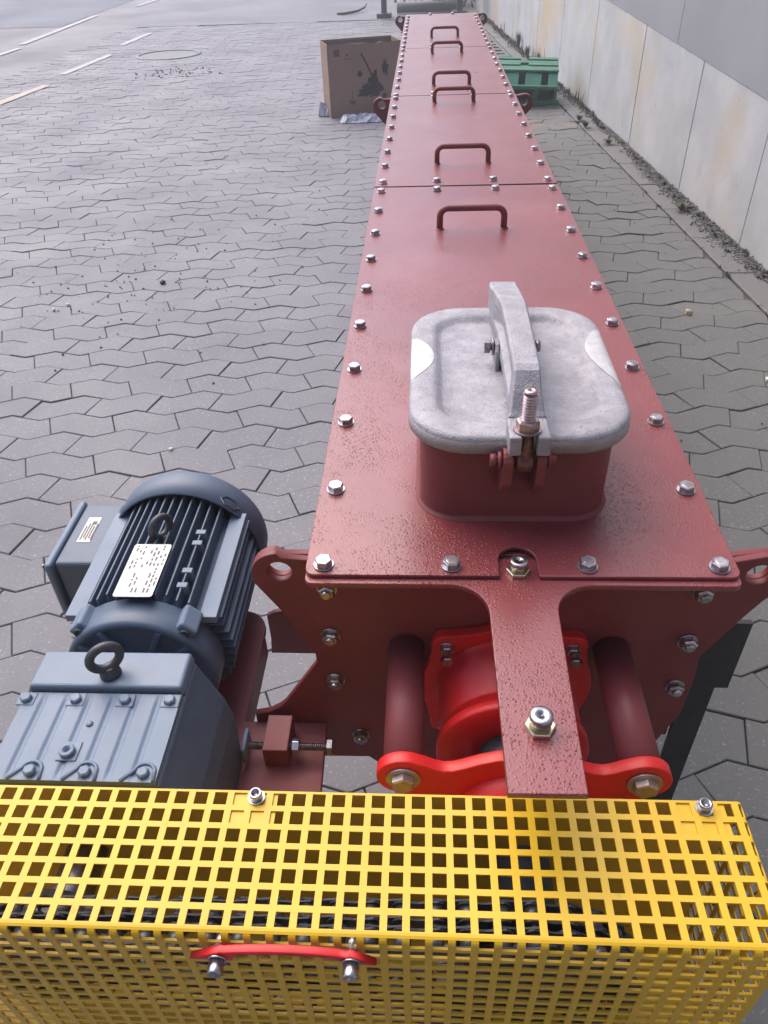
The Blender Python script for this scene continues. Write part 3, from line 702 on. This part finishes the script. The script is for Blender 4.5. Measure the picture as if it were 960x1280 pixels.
# cooling fins
def fin(x0, z0, x1, z1, ya, yb, w=.0018):
    """a fin from root (x0,z0) to tip (x1,z1)"""
    d = Vector((x1-x0, z1-z0)).normalized(); n = Vector((-d.y, d.x))*w; b = MB()
    A = [(x0+n.x, z0+n.y), (x1+n.x*.6, z1+n.y*.6), (x1-n.x*.6, z1-n.y*.6), (x0-n.x, z0-n.y)]
    b.prism(A, ya, yb, 'XZ'); b.obj('cooling_fin', M['motor'], gm, bevel=.0007, seg=1)
for k in range(-5, 6):
    x = MX+k*.0140; u = abs(k*.0140); rt = math.sqrt(.116**2-u*u)
    fin(x, MZ+math.sqrt(.088**2-u*u)-.004, x, MZ+rt, .050+(.004 if k % 2 else 0), .272, .0024)
for s_ in (-1, 1):
    for k in range(-6, 5):
        z = MZ+k*.0155; u = abs(k*.0155); rt = math.sqrt(max(0, .121**2-u*u))
        if k == 4: rt = .112
        fin(MX+s_*(math.sqrt(max(.0001, .088**2-u*u))-.004), z, MX+s_*rt, z, .056, .272)
    x0, x1 = sorted((MX+s_*.083, MX+s_*.108)); b = MB(); b.box(x0, x1, .0450, .2750, MZ+.062, MZ+.0745)
    b.obj('foot_pad_rail', M['motor_cover'], gm, bevel=.001)
for (ya, yb) in ((.075, .085), (.105, .115), (.165, .175), (.19, .2)):
    b = MB(); b.box(MX+.049, MX+.064, ya, yb, MZ+.085, MZ+.103); b.obj('cable_clip', M['motor_cover'], gm, bevel=.001)
# end shield with bosses and ribs
b = MB(); b.lathe([(.016, .050), (.014, .070), (.010, .092), (.006, .0965), (.006, .1035), (.012, .1065), (.052, .1065), (.054, .090)], (MX, -.004, MZ), (0, 1, 0), 64, True, False); es = b.obj('end_shield', M['motor'], gm)
for k in (38, 65, 115, 142):
    c_, s_ = math.cos(R_(k)), math.sin(R_(k)); b = MB()
    Mx = Matrix.Translation((MX, 0, MZ)) @ Matrix.Rotation(-R_(k), 4, 'Y')
    b.box(.050, .096, .000, .022, -.004, .004, Mx); b.obj('shield_rib', M['motor'], es, bevel=.0015)
for k in (47, 133):
    Mx = Matrix.Translation((MX, 0, MZ)) @ Matrix.Rotation(-R_(k), 4, 'Y'); b = MB(); b.box(.094, .118, .012, .052, -.014, .014, Mx); q = b.obj('shield_boss', M['motor_cover'], es, bevel=.004)
    b = MB(); c_, s_ = math.cos(R_(k)), math.sin(R_(k)); o_ = (MX+c_*.107, .0118, MZ+s_*.107)
    b.lathe([(0, .0075), (.004, .0075), (.004, .0038), (.001, .003)], o_, (0, -1, 0), 16); b.obj('shield_screw', M['motor_dark'], es)
# fan cowl
b = MB(); b.lathe([(0, .1225), (0, .1252), (.040, .1258), (.056, .1252), (.063, .1225), (.067, .116), (.069, .10), (.070, .001)], (MX, .262, MZ), (0, 1, 0), 72, False, False)
b.lathe([(0, .1215), (.05, .1205), (.060, .112), (.060, .001)], (MX, .262, MZ), (0, 1, 0), 72, False, False)
fc = b.obj('fan_cowl', M['motor'], gm)
b = MB(); b.tube([(MX+.112*math.cos(R_(a_))*k, .262+dy, MZ+.1265*math.sin(R_(a_))) for a_, k, dy in ((52, 1.12, .004), (44, 1.12, .004), (40, 1.12, .014), (44, 1.12, .024), (52, 1.12, .024), (56, 1.12, .014))], .0016, 6, True); b.obj('cowl_clip', M['motor_dark'], fc)
# eyebolts
def eyebolt(parent, x, y, z, R0, r, tilt, mt):
    b = MB(); b.lathe([(0, r*2.3), (.006, r*2.2), (.010, r*1.5), (.014, r*1.3)], (0,0,0), (0,0,1), 24)
    c_ = .012+R0; b.tube([(R0*math.cos(t_)*math.cos(tilt), R0*math.cos(t_)*math.sin(tilt), c_+R0*math.sin(t_)) for t_ in [2*math.pi*k/28 for k in range(28)]], r, 12, True)
    return b.obj('eyebolt', mt, parent, (x, y, z))
eyebolt(gm, MX+.004, .178, MZ+.098, .0165, .0055, R_(55), M['motor_dark'])
# name plate with engraved rows (unreadable in the photograph)
np_ = plate('name_plate', M['plate'], gm, [rrect(MX-.027, MX+.028, .040, .148, .004, 3)], MZ+.1172, MZ+.1184, 'XY', .0003)
rn = random.Random(5); b = MB()
zt_ = MZ+.1186
for c_ in range(9):
    x = MX-.021+c_*.0055; y = .048
    while y < .142:
        l = rn.uniform(.003, .010)
        if rn.random() < (.75 if c_ > 5 or y > .11 else .45): b.box(x, x+.0024, y, min(.144, y+l), zt_-.0004, zt_+.0001)
        y += l+rn.uniform(.002, .006)
b.obj('engraving', M['ink'], np_)
# terminal box
tb = MB(); tb.box(-.690, -.622, .172, .322, .560, .668); tbo = tb.obj('terminal_box', M['motor'], gm, bevel=.006, seg=3)
b = MB(); b.box(-.704, -.692, .164, .330, .548, .670); b.obj('box_lid', M['motor_cover'], tbo, bevel=.005, seg=3)
b = MB(); b.box(-.640, -.600, .190, .300, .585, .650); b.obj('box_neck', M['motor'], tbo, bevel=.004)
st = MB(); st.box(-.672, -.650, .222, .285, .6682, .6686); so = st.obj('sticker', M['sticker'], tbo)
b = MB()
for k in range(5): b.box(-.669+.0042*k, -.6670+.0042*k, .228+.004*(k % 2), .262+.012*((k*7) % 3)/2, .6684, .6690)
b.box(-.660, -.654, .266, .274, .6684, .6690); b.obj('sticker_print', M['ink'], so)
b = MB(); b.lathe([(0, .004), (.003, .003)], (-.7045, .17, .664), (-1, 0, 0), 12); b.obj('box_screw', M['zinc'], tbo)
# gear unit
GL, GR = -.6080, -.4040
gy0, gy1 = -.2225, -.0460
body = [(GL+.004, .700), (GR-.002, .700), (-.4030, .690), (-.3930, .664), (-.3800, .628), (-.3735, .595), (-.3720, .560), (-.376, .510), (-.376, .4865), (-.636, .4865), (-.640, .56), (-.630, .63), (-.612, .680)]
b = MB(); b.prism(body, gy0, gy1, 'XZ'); hb = b.obj('gear_housing', M['motor'], gm, bevel=.004, seg=3)
b = MB(); b.prism([(GL+.002, .7002), (GR-.002, .7002), (GR-.0050, .7165), (GL+.010, .7165)], -.1000, gy1+.002, 'XZ'); b.obj('housing_ridge', M['motor_cover'], hb, bevel=.004, seg=3)
# ribbed cover
N = 120; vs = []; rows_ = [(-.2220, 0), (-.2150, .6), (-.2080, 1), (-.1180, 1), (-.1100, .5), (-.1035, 0)]
b = MB(); grooves = [GL+.031+.0285*k for k in range(6)]
for (y, k) in rows_:
    for i in range(N+1):
        x = GL+.006+(GR-GL-.010)*i/N; z = .7075
        for g in grooves: z -= .0027*k*math.exp(-((x-g)/.0034)**4)
        vs.append((x, y, z))
b.add(vs, [(j*(N+1)+i, j*(N+1)+i+1, (j+1)*(N+1)+i+1, (j+1)*(N+1)+i) for j in range(len(rows_)-1) for i in range(N)], True)
base_i = [(GL+.006, -.2220), (GR-.004, -.2220), (GR-.004, -.1035), (GL+.006, -.1035)]
for p, q in zip(base_i, base_i[1:]+base_i[:1]): b.add([(p[0], p[1], .7005), (q[0], q[1], .7005), (q[0], q[1], .7075), (p[0], p[1], .7075)], [(0, 1, 2, 3)])
gc = b.obj('gear_cover', M['motor_cover'], gm)
hx = MB(); hexprof(hx, (0,0,0), (0,0,1), .0072, .0055, .0014, ph=.3); HX = hx.mesh('cover_bolt', M['motor_cover'])
for x in (GL+.010, GL+.072, GL+.133, GR-.016):
    inst('cover_bolt', HX, gc, (x, -.1140, .7085), (0, 0, rs.uniform(0, 1)))
    b = MB(); b.box(x-.011, x+.011 if x < GR-.02 else GR-.004, -.1230, -.1040, .7060, .7086); b.obj('bolt_pad', M['motor_cover'], gc, bevel=.0015)
for x in (GL+.055, GL+.118, GR-.020):
    inst('cover_bolt', HX, gc, (x, -.2120, .7085), (0, 0, rs.uniform(0, 1)))
    b = MB(); pts = [(x-.024, -.2215)]+[(x-.010, -.2065)]+arc(x, -.2115, .0125, 150, 20, 6)+[(x+.0135, -.2215)]
    b.tube([(p[0], p[1], .7082) for p in pts], .0022, 8); b.obj('bolt_boss', M['motor_cover'], gc)
b = MB(); b.box(-.5300, -.5060, -.1980, -.1730, .7070, .7092); b.obj('plug_pad', M['motor_cover'], gc, bevel=.001)
b = MB(); b.lathe([(0, .0088), (.005, .0088), (.006, .0078), (.006, .0040), (.001, .0035)], (-.5185, -.1875, .7092), (0,0,1), 26); b.obj('oil_plug', M['motor_cover'], gc)
b = MB(); b.lathe([(0, .0045), (.002, .0035), (.0025, .001)], (-.5075, -.1480, .7076), (0,0,1), 14); b.obj('vent_stud', M['motor_cover'], gc)
eyebolt(gm, -.5020, -.0800, .7165, .0180, .0058, R_(35), M['motor_dark'])
b = MB(); b.lathe([(0, .024), (.09, .024), (.092, .022)], (MX, gy0-.001, .590), (0, -1, 0), 30); b.obj('output_shaft', M['steel'], gm)
b = MB(); b.box(-.3722, -.3660, -.062, -.022, .494, .528); b.obj('adjuster_lug', M['motor_cover'], gm, bevel=.004)

# ------------------------------------------------------------------ chain and sprockets
PC = .03175
def sprocket(parent, x, z, R0, teeth, label_mat):
    b = MB(); P = []
    for k in range(teeth):
        for (f_, rr) in ((-.30, R0-.006), (-.14, R0+.006), (.14, R0+.006), (.30, R0-.006)):
            a_ = 2*math.pi*(k+f_)/teeth; P.append((x+rr*math.cos(a_), z+rr*math.sin(a_)))
    b.prism(P, -.364, -.358, 'XZ'); b.prism(P, -.346, -.340, 'XZ'); b.lathe([(0, .045), (.06, .045)], (x, -.310, z), (0, -1, 0), 30)
    b.obj('sprocket', label_mat, parent)
SR, SL, zS, zL = .094, .062, .588, .598
sprocket(conv, 0, zS, SR, 19, M['chain']); sprocket(gm, MX, zL, SL, 12, M['chain'])
chn = empty('roller_chain', (0, -.352, .6)); tag(chn, 'dark oiled double roller chain running inside the yellow mesh guard', 'chain')
b = MB(); b.cyl((0, .007, 0), (0, .020, 0), .0085, 16); b.cyl((0, -.020, 0), (0, -.007, 0), .0085, 16); b.cyl((0, -.024, 0), (0, .024, 0), .0042, 12); CRM = b.mesh('chain_roller', M['chain'])
b = MB()
for y in (-.0225, -.0045, .0045, .0205):
    pl = arc(PC/2, 0, .0115, -70, 70, 5)+[(0, .008)]+arc(-PC/2, 0, .0115, 110, 250, 5)+[(0, -.008)]
    b.prism(pl, y, y+.002, 'XZ')
CLM = b.mesh('link_plate', M['motor_dark'])
path = []
th = math.asin((SR-SL)/abs(MX))
def pt_on(s):
    return s
pts = []
# upper straight, wrap right, lower straight, wrap left
up0 = (MX+SL*math.sin(-th), zL+SL*math.cos(th)); up1 = (SR*math.sin(-th), zS+SR*math.cos(th))
pts.append(up0); pts.append(up1)
for k in range(1, 16):
    a_ = 90+R_(0)+math.degrees(th)-(180+2*math.degrees(th))*k/16; pts.append((SR*math.cos(R_(a_)), zS+SR*math.sin(R_(a_))))
pts.append((SR*math.sin(-th), zS-SR*math.cos(th))); pts.append((MX+SL*math.sin(-th), zL-SL*math.cos(th)))
for k in range(1, 12):
    a_ = 270-(180-2*math.degrees(th))*k/12-math.degrees(th); pts.append((MX+SL*math.cos(R_(a_)), zL+SL*math.sin(R_(a_))))
pts.append(up0)
def walk(pts, step):
    out = []; acc = 0
    for a_, b_ in zip(pts[:-1], pts[1:]):
        l = math.hypot(b_[0]-a_[0], b_[1]-a_[1])
        while acc <= l:
            t_ = acc/l if l else 0; out.append((a_[0]+(b_[0]-a_[0])*t_, a_[1]+(b_[1]-a_[1])*t_)); acc += step
        acc -= l
    return out
cpts = walk(pts, PC)
for i, (x, z) in enumerate(cpts):
    inst('chain_roller', CRM, chn, (x, -.352, z))
    x2, z2 = cpts[(i+1) % len(cpts)]
    o = inst('link_plate', CLM, chn, ((x+x2)/2, -.352+(.0012 if i % 2 else -.0012), (z+z2)/2)); o.rotation_euler = (0, -math.atan2(z2-z, x2-x), 0)

# ------------------------------------------------------------------ perforated guard
ZG = .720; px_, py_ = .0209, .0200; hole = .0139
gd = empty('chain_guard', (-.3, -.31, ZG)); tag(gd, 'yellow perforated sheet metal chain guard across the front', 'chain guard')
YB = -.2362           # rear edge
yh0 = -.2458          # centre of first hole row
NR_ = 22
# arc-length breakpoints across (s grows towards the camera then down)
def prof_map(s):
    """s measured from the rear edge; returns (y, z)"""
    flat = .1455-.008; r_ = .008; al = r_*math.pi/2
    if s <= flat: return (YB-s, ZG)
    if s <= flat+al:
        t_ = (s-flat)/r_; return (YB-flat-r_*math.sin(t_), ZG-r_+r_*math.cos(t_))
    return (YB-flat-r_, ZG-r_-(s-flat-al))
s_br = [0]; s_hole = []
for k in range(NR_):
    c_ = (YB-yh0)+k*py_; s_br += [c_-hole/2, c_, c_+hole/2]; 
s_end = (YB-yh0)+(NR_-1)*py_+py_/2; s_br.append(s_end)
xh0 = -.1397; XR = .2086
cols = [k for k in range(-34, 17) if True or xh0+k*px_+hole/2 < XR+.0]
x_br = [xh0+cols[0]*px_-px_/2]
for k in cols: c_ = xh0+k*px_; x_br += [c_-hole/2, c_, c_+hole/2]
x_br.append(XR)
extra_x = [XR+.0025, XR+.0042, XR+.0050]
x_br2 = x_br+extra_x
def xmap(x):
    return x, 0
vs = []; fs = []
# the bend needs extra rows
s_all = sorted(set(s_br+[.1375, .1400, .1425, .1450, .1475, .1500]))
s_all = [s for i, s in enumerate(s_all) if i == 0 or s-s_all[i-1] > 1e-5]
hc = [(YB-yh0)+k*py_ for k in range(NR_)]; xc = [xh0+k*px_ for k in cols]
nx_ = len(x_br2)
for s in s_all:
    y, z = prof_map(s)
    for x in x_br2:
        dz = 0 if x <= XR+1e-6 else (.0006 if x < XR+.003 else (.0022 if x < XR+.0045 else .0060))
        if s <= .1375: vs.append((x, y, z-dz))
        else: vs.append((x, y+dz, z))
for i in range(len(s_all)-1):
    sm_ = (s_all[i]+s_all[i+1])/2; inr = any(abs(sm_-h) < hole/2 for h in hc)
    for j in range(nx_-1):
        xm = (x_br2[j]+x_br2[j+1])/2
        if inr and (any(abs(xm-c_) < hole/2 for c_ in xc) or (xm > XR and s_all[i] < .137)): continue
        fs.append((i*nx_+j, i*nx_+j+1, (i+1)*nx_+j+1, (i+1)*nx_+j))
b = MB(); b.add(vs, fs)
me = bpy.data.meshes.new('perforated_sheet'); me.from_pydata(vs, [], fs)
bm = bmesh.new(); bm.from_mesh(me); bmesh.ops.delete(bm, geom=[v for v in bm.verts if not v.link_faces], context='VERTS')
bmesh.ops.recalc_face_normals(bm, faces=bm.faces); 
if sum(f.normal.z for f in bm.faces) < 0: bmesh.ops.reverse_faces(bm, faces=bm.faces)
bm.to_mesh(me); bm.free(); me.materials.append(M['yellow'])
gs = bpy.data.objects.new('perforated_sheet', me); link(gs, gd)
md = gs.modifiers.new('thick', 'SOLIDIFY'); md.thickness = .0024; md.offset = -1
bv = gs.modifiers.new('bevel', 'BEVEL'); bv.width = .00035; bv.segments = 1; bv.limit_method = 'ANGLE'; bv.angle_limit = R_(60)
gs['label'] = 'sheet with rows of square holes bent over the front edge'
# right end panel, also perforated
vs = []; fs = []
ya = [YB]+sorted([v for k in range(7) for v in (yh0-k*py_+hole/2, yh0-k*py_-hole/2)], reverse=True)+[YB-.1405]
za = [ZG-.0055]+sorted([v for k in range(17) for v in (ZG-.0105-k*py_+hole/2-.009, ZG-.0105-k*py_-hole/2-.009)], reverse=True)+[ZG-.37]
for z in za:
    for y in ya: vs.append((XR+.0049, y, z))
for i in range(len(za)-1):
    for j in range(len(ya)-1):
        if i % 2 == 1 and j % 2 == 1: continue
        fs.append((i*len(ya)+j, i*len(ya)+j+1, (i+1)*len(ya)+j+1, (i+1)*len(ya)+j))
me = bpy.data.meshes.new('end_panel'); me.from_pydata(vs, [], fs); me.materials.append(M['yellow'])
eo = bpy.data.objects.new('end_panel', me); link(eo, gd); md = eo.modifiers.new('thick', 'SOLIDIFY'); md.thickness = .0016; md.offset = 0
# rear sheet and fixing tabs
b = MB(); b.box(-.860, XR+.004, YB-.0022, YB-.0004, ZG-.36, ZG-.0022); b.obj('rear_sheet', M['yellow'], gd)
for xb in (-.2894, .1729):
    b = MB(); b.box(xb-.030, xb+.022, YB-.0390, YB-.0024, ZG-.0052, ZG-.0022); tbm = b.obj('fixing_tab', M['yellow'], gd)
    inst('socket_screw', SOCK, gd, (xb, YB-.0085, ZG+.0002))
b = MB(); b.box(-.86, XR+.003, YB-.1425, YB-.003, ZG-.2960, ZG-.2940); b.obj('bottom_sheet', M['yellow'], gd)
# red carrying handle on the front
yf = YB-.1455; zh = .700
hp_ = [(-.3300, zh-.006), (-.2990, zh+.0110), (-.2960, zh+.0100)]+[(-.2420+.0001+.06*0+x, zh+.0155-((x)/.062)**2*.0065) for x in (-.05, -.03, -.01, .01, .03, .05)]+[(-.1830, zh+.0080), (-.1800, zh+.0105), (-.1560, zh-.0070), (-.1720, zh-.0055), (-.1870, zh-.0020)]
hp_ += [(-.2420+x, zh+.0085-((x)/.062)**2*.0065) for x in (.045, .025, .0, -.025, -.042)]+[(-.2900, zh-.0070), (-.3000, zh-.0065), (-.3080, zh-.0100), (-.3120, zh-.0060)]
rh = plate('red_handle', M['bright_red'], gd, [hp_], yf-.011, yf-.0035, 'XZ', .001)
for (x, z) in ((-.3030, zh-.002), (-.1790, zh+.0005)):
    inst('socket_screw', SOCKL, rh, (x, yf-.0112, z), ROT_FRONT)
    b = MB(); b.cyl((x, yf-.0034, z), (x, yf+.012, z), .0055, 14); b.obj('spacer', M['zinc'], rh)

# ------------------------------------------------------------------ cardboard box
bxo = Vector((-.94, 6.67, 0)); W2, D2, H2 = .64, .30, .555; T2 = .006
cb = empty('cardboard_box', bxo); cb.rotation_euler = (0, 0, R_(17)); tag(cb, 'open brown cardboard box splashed with black paint left of the conveyor', 'box')
def cbp(name, mb, mt, parent=None):
    me = mb.mesh(name, mt); o = bpy.data.objects.new(name, me); COL.objects.link(o); o.parent = parent or cb; return o
b = MB(); rc = random.Random(4); vs = []; n_ = 14
for (yy) in (0, T2):
    for i in range(n_+1):
        x = W2*i/n_; dent = -.018*math.exp(-((x-.40)/.035)**2)-.010*math.exp(-((x-.55)/.04)**2)-.004*rc.random()
        vs += [(x, yy, 0), (x, yy, H2*.5), (x, yy, H2+dent)]
K = 3*(n_+1); fs = []
for i in range(n_):
    for l in (0, 1):
        fs.append((3*i+l, 3*i+3+l, 3*i+4+l, 3*i+1+l)); fs.append((K+3*i+l, K+3*i+1+l, K+3*i+4+l, K+3*i+3+l))
    fs.append((3*i+2, 3*i+5, K+3*i+5, K+3*i+2))
b.add(vs, fs); fp = cbp('front_panel', b, M['card'])
b = MB(); b.box(0, T2, T2, D2-T2, 0, H2); cbp('side_panel', b, M['card']); b = MB(); b.box(W2-T2, W2, T2, D2-T2, 0, H2); cbp('side_panel', b, M['card'])
b = MB(); b.box(0, W2, D2-T2, D2, 0, H2+.004); cbp('back_panel', b, M['card']); b = MB(); b.box(T2, W2-T2, T2, D2-T2, .004, .010); cbp('base_panel', b, M['card_in'])
b = MB(); Mx = Matrix.Translation((0, D2-T2, H2-.01)) @ Matrix.Rotation(R_(-112), 4, 'X'); b.box(.03, W2-.03, 0, .14, 0, T2*.7, Mx); cbp('flap', b, M['card_in'])
b = MB(); Mx = Matrix.Translation((T2, 0, H2-.01)) @ Matrix.Rotation(R_(62), 4, 'Y'); b.box(0, .14, .02, D2-.02, 0, T2*.7, Mx); cbp('flap', b, M['card_in'])
b = MB(); Mx = Matrix.Translation((0, T2*1.2, H2-.015)) @ Matrix.Rotation(R_(-68), 4, 'X'); b.box(.03, W2-.03, 0, .15, 0, T2*.7, Mx); cbp('flap', b, M['card_in'])
def blob(mb, cx, cz, rx, rz, n=34, j=.35, y=-.0012, seed=1):
    q = random.Random(seed); P = []
    for k in range(n):
        a_ = 2*math.pi*k/n; m_ = 1+q.uniform(-j, j); P.append((cx+rx*m_*math.cos(a_), y, cz+rz*m_*math.sin(a_)))
    mb.add([(cx, y, cz)]+P, [(0, 1+(k+1) % n, 1+k) for k in range(n)])
b = MB(); blob(b, .36, .195, .085, .050, seed=3); blob(b, .40, .26, .045, .075, seed=4, y=-.0013); blob(b, .275, .325, .022, .022, seed=6); blob(b, .44, .21, .04, .035, seed=8, y=-.0014); blob(b, .30, .165, .055, .014, seed=9, y=-.0015)
blob(b, .50, .36, .030, .055, seed=12); blob(b, .49, .14, .020, .030, seed=13)
path_ = [(.165, .545), (.205, .550), (.245, .530), (.29, .48), (.335, .40), (.37, .33), (.385, .27)]
for (p, q) in zip(path_[:-1], path_[1:]):
    if p[0] < .25: continue
    d_ = Vector((q[0]-p[0], q[1]-p[1])).normalized(); nn = Vector((-d_.y, d_.x))*.006
    b.add([(p[0]+nn.x, -.0016, p[1]+nn.y), (p[0]-nn.x, -.0016, p[1]-nn.y), (q[0]-nn.x, -.0016, q[1]-nn.y), (q[0]+nn.x, -.0016, q[1]+nn.y)], [(0, 1, 2, 3)])
cbp('paint_splash', b, M['black_spill'], fp)
b = MB(); b.box(.055, .105, -.0012, -.0004, .465, .515)
for k in range(3): b.box(.062+.013*k, .070+.013*k, -.0016, -.0012, .472, .508)
for k in range(5): b.box(.145+.017*k, .158+.017*k, -.0012, -.0004, .440, .447)
b.box(.160, .178, -.0012, -.0004, .462, .482)
# fragile-glass symbol
b.prism([(.165, .125), (.235, .125), (.222, .100), (.204, .092), (.196, .092), (.178, .100)], -.0012, -.0004, 'XZ'); b.box(.197, .203, -.0012, -.0004, .125, .200)
cbp('box_print', b, M['card_print'], fp)
# crumpled plastic sheet round the base
def crumple(name, x0, y0, w, d, h, nx, ny, seed, parent, rot):
    q = random.Random(seed); vs = []
    for j in range(ny+1):
        for i in range(nx+1):
            ed = min(i, nx-i, j, ny-j); hh = (.002 if ed == 0 else h*q.uniform(.15, 1))
            vs.append((w*(i/nx-.5)+q.uniform(-.3, .3)*w/nx, d*(j/ny-.5)+q.uniform(-.3, .3)*d/ny, hh))
    b = MB(); 
    for j in range(ny):
        for i in range(nx):
            a_ = j*(nx+1)+i; b_ = a_+1; c_ = a_+nx+2; e_ = a_+nx+1
            b.add([], [])
            b.f += [(a_, b_, c_), (a_, c_, e_)]; b.sm += [False, False]
    b.v = vs
    o = b.obj(name, M['plastic'], parent, (x0, y0, .003)); o.rotation_euler = (0, 0, rot)
    return o
ps = crumple('plastic_sheet', -.62, 6.56, .46, .20, .050, 16, 9, 5, None, R_(6)); tag(ps, 'crumpled clear plastic sheet in front of the cardboard box', 'plastic sheet')
ps = crumple('plastic_sheet', -1.00, 6.92, .13, .34, .10, 8, 12, 9, None, 0); tag(ps, 'pale plastic sheet bunched at the left side of the cardboard box', 'plastic sheet')

# ------------------------------------------------------------------ green plastic blocks
def green_block(x0, y0, z0, W3, D3, H3, tilt, label, closed):
    g_ = empty('green_crate', (x0, y0, z0)); g_.rotation_euler = (R_(tilt), R_(1.5) if closed else 0, R_(-7 if closed else 3)); tag(g_, label, 'crate', 'green plastic crates stacked by the wall')
    def part(name, mb, bevel=.008):
        me = mb.mesh(name, M['green']); o = bpy.data.objects.new(name, me); COL.objects.link(o); o.parent = g_
        bb = o.modifiers.new('bevel', 'BEVEL'); bb.width = bevel; bb.segments = 2; bb.limit_method = 'ANGLE'; return o
    # front wall with upright slots leaning back
    if closed:
        sl = .10
        xs = [0, .26, .32, .46, .52, W3]
        for k in (0, 2, 4):
            b = MB(); b.add([(xs[k], 0, .03), (xs[k+1], 0, .03), (xs[k+1], .02, .03), (xs[k], .02, .03), (xs[k], sl, H3-.02), (xs[k+1], sl, H3-.02), (xs[k+1], sl+.02, H3-.02), (xs[k], sl+.02, H3-.02)],
                  [(0,3,2,1), (4,5,6,7), (0,1,5,4), (1,2,6,5), (2,3,7,6), (3,0,4,7)])
            part('front_wall', b, .003)
        b = MB(); b.box(-.01, W3+.01, -.015, .03, 0, .032); b.box(-.005, W3+.005, sl-.01, sl+.05, H3-.022, H3); part('front_rail', b)
        for k in range(4):
            y = sl+.055+k*.115
            for (xa, xb) in (((0, W3*.44), (W3*.56, W3)) if k % 2 else ((0, W3),)):
                b = MB(); b.box(xa, xb, y, y+.08, H3-.02, H3-.002+.006*(k % 2)); part('top_slat', b, .004)
        b = MB(); b.box(.02, W3-.02, sl+.04, D3-.02, H3-.05, H3-.0215); part('deck', b, .002)
        b = MB(); b.box(.02, W3-.02, sl+.045, sl+.055, .03, H3-.052); part('inner_wall', b, .002)
        b = MB(); b.box(0, W3, D3-.02, D3, 0, H3-.021); part('back_wall', b, .004)
        for xa in (0, W3-.02): b = MB(); b.box(xa, xa+.02, sl+.02, D3-.0205, 0, H3-.021); part('side_wall', b, .004)
    else:
        b = MB(); b.box(-.01, W3+.01, -.03, .05, 0, .035); part('front_rail', b)
        b = MB(); b.box(0, W3, .05, D3, .005, .025); b.box(0, W3, D3*.45, D3*.45+.03, .025, H3); part('base', b, .004)
        for (xa, xb, ya_, yb_) in ((0, .03, .052, D3), (W3-.03, W3, .052, D3), (W3-.22, W3-.17, .053, .10)): b = MB(); b.box(xa, xb, ya_, yb_, .026, H3); part('side_wall', b, .004)
    return g_
green_block(.50, 7.00, .002, .58, .60, .148, 0, 'lower green plastic crate resting on the paving by the wall', False)
green_block(.445, 6.97, .152, .60, .50, .135, 3, 'upper green plastic crate with two front slots stacked by the wall', True)

# ------------------------------------------------------------------ far end: stand, bush, strap
sd_ = empty('machine_stand', (-.2, 14.3, 0)); tag(sd_, 'dark steel stand on square feet beyond the far end of the conveyor', 'stand')
for x in (-.80, .45):
    b = MB(); b.box(x-.045, x+.045, 14.25, 14.34, .02, 1.0); lg = b.obj('leg', M['dark_steel'], sd_, bevel=.004)
    b = MB(); b.box(x-.12, x+.12, 14.15, 14.42, .002, .06); b.obj('foot', M['dark_steel'], lg, bevel=.006)
b = MB(); b.box(-.755, .405, 14.26, 14.33, .27, .34); b.obj('cross_rail', M['dark_steel'], sd_, bevel=.004)
b = MB(); b.box(-.9, .55, 13.95, 14.7, 1.0, 1.06); b.obj('top', M['dark_steel'], sd_, bevel=.006)
b = MB(); b.cyl((-.60, 14.75, .085), (.5, 14.75, .085), .08, 20); tag(b.obj('pipe', M['asphalt']), 'grey pipe lying on the yard behind the dark stand', 'pipe')
bs = empty('bush', (.55, 15.6, 0)); tag(bs, 'dark green bush growing against the wall beyond the conveyor', 'bush')
b = MB()
for i in range(2600):
    c_ = Vector((rg.gauss(0, .42), rg.gauss(0, .5), abs(rg.gauss(.30, .26))))
    if c_.length > 1.15: continue
    s_ = rg.uniform(.02, .05); a1 = Vector((rg.uniform(-1, 1), rg.uniform(-1, 1), rg.uniform(-.4, 1))).normalized(); a2 = a1.cross(Vector((rg.uniform(-1, 1), rg.uniform(-1, 1), rg.uniform(-1, 1)))).normalized()
    b.add([c_-a1*s_, c_+a2*s_*.45, c_+a1*s_, c_-a2*s_*.45], [(0, 1, 2, 3)])
b.obj('foliage', M['bush'], bs, (.42, 15.9, .03))
b = MB()
for k in range(9):
    a_ = k*.7; b.tube([(0, 0, 0), (.12*math.cos(a_), .12*math.sin(a_), .3), (.32*math.cos(a_), .34*math.sin(a_), .62)], [.014, .010, .004], 6)
b.obj('stem', M['dry_weed'], bs, (.42, 15.9, 0))
b = MB(); b.tube([(-1.64, 14.86, .02), (-1.52, 14.82, .02), (-1.40, 14.9, .025), (-1.28, 15.1, .03), (-1.20, 15.35, .05), (-1.17, 15.55, .09)], [.02, .022, .022, .02, .018, .012], 8)
tag(b.obj('strap', M['rubber']), 'curved black rubber strap lying on the yard beyond the box', 'strap')

# ------------------------------------------------------------------ moist air
hz = MB(); hz.box(-62, 62, -62, 62, -1.03, 6.8)
ho = tag(hz.obj('haze', bpy.data.materials.new('haze_air')), 'thin pale mist over the yard', 'haze', kind='stuff')
HM = ho.data.materials[0]; HM.use_nodes = True; HN = HM.node_tree.nodes; HN.clear()
pvn = HN.new('ShaderNodeVolumePrincipled'); pvn.inputs['Density'].default_value = .011; pvn.inputs['Color'].default_value = (.82, .86, .95, 1); pvn.inputs['Anisotropy'].default_value = .2
out = HN.new('ShaderNodeOutputMaterial'); HM.node_tree.links.new(pvn.outputs[0], out.inputs['Volume'])
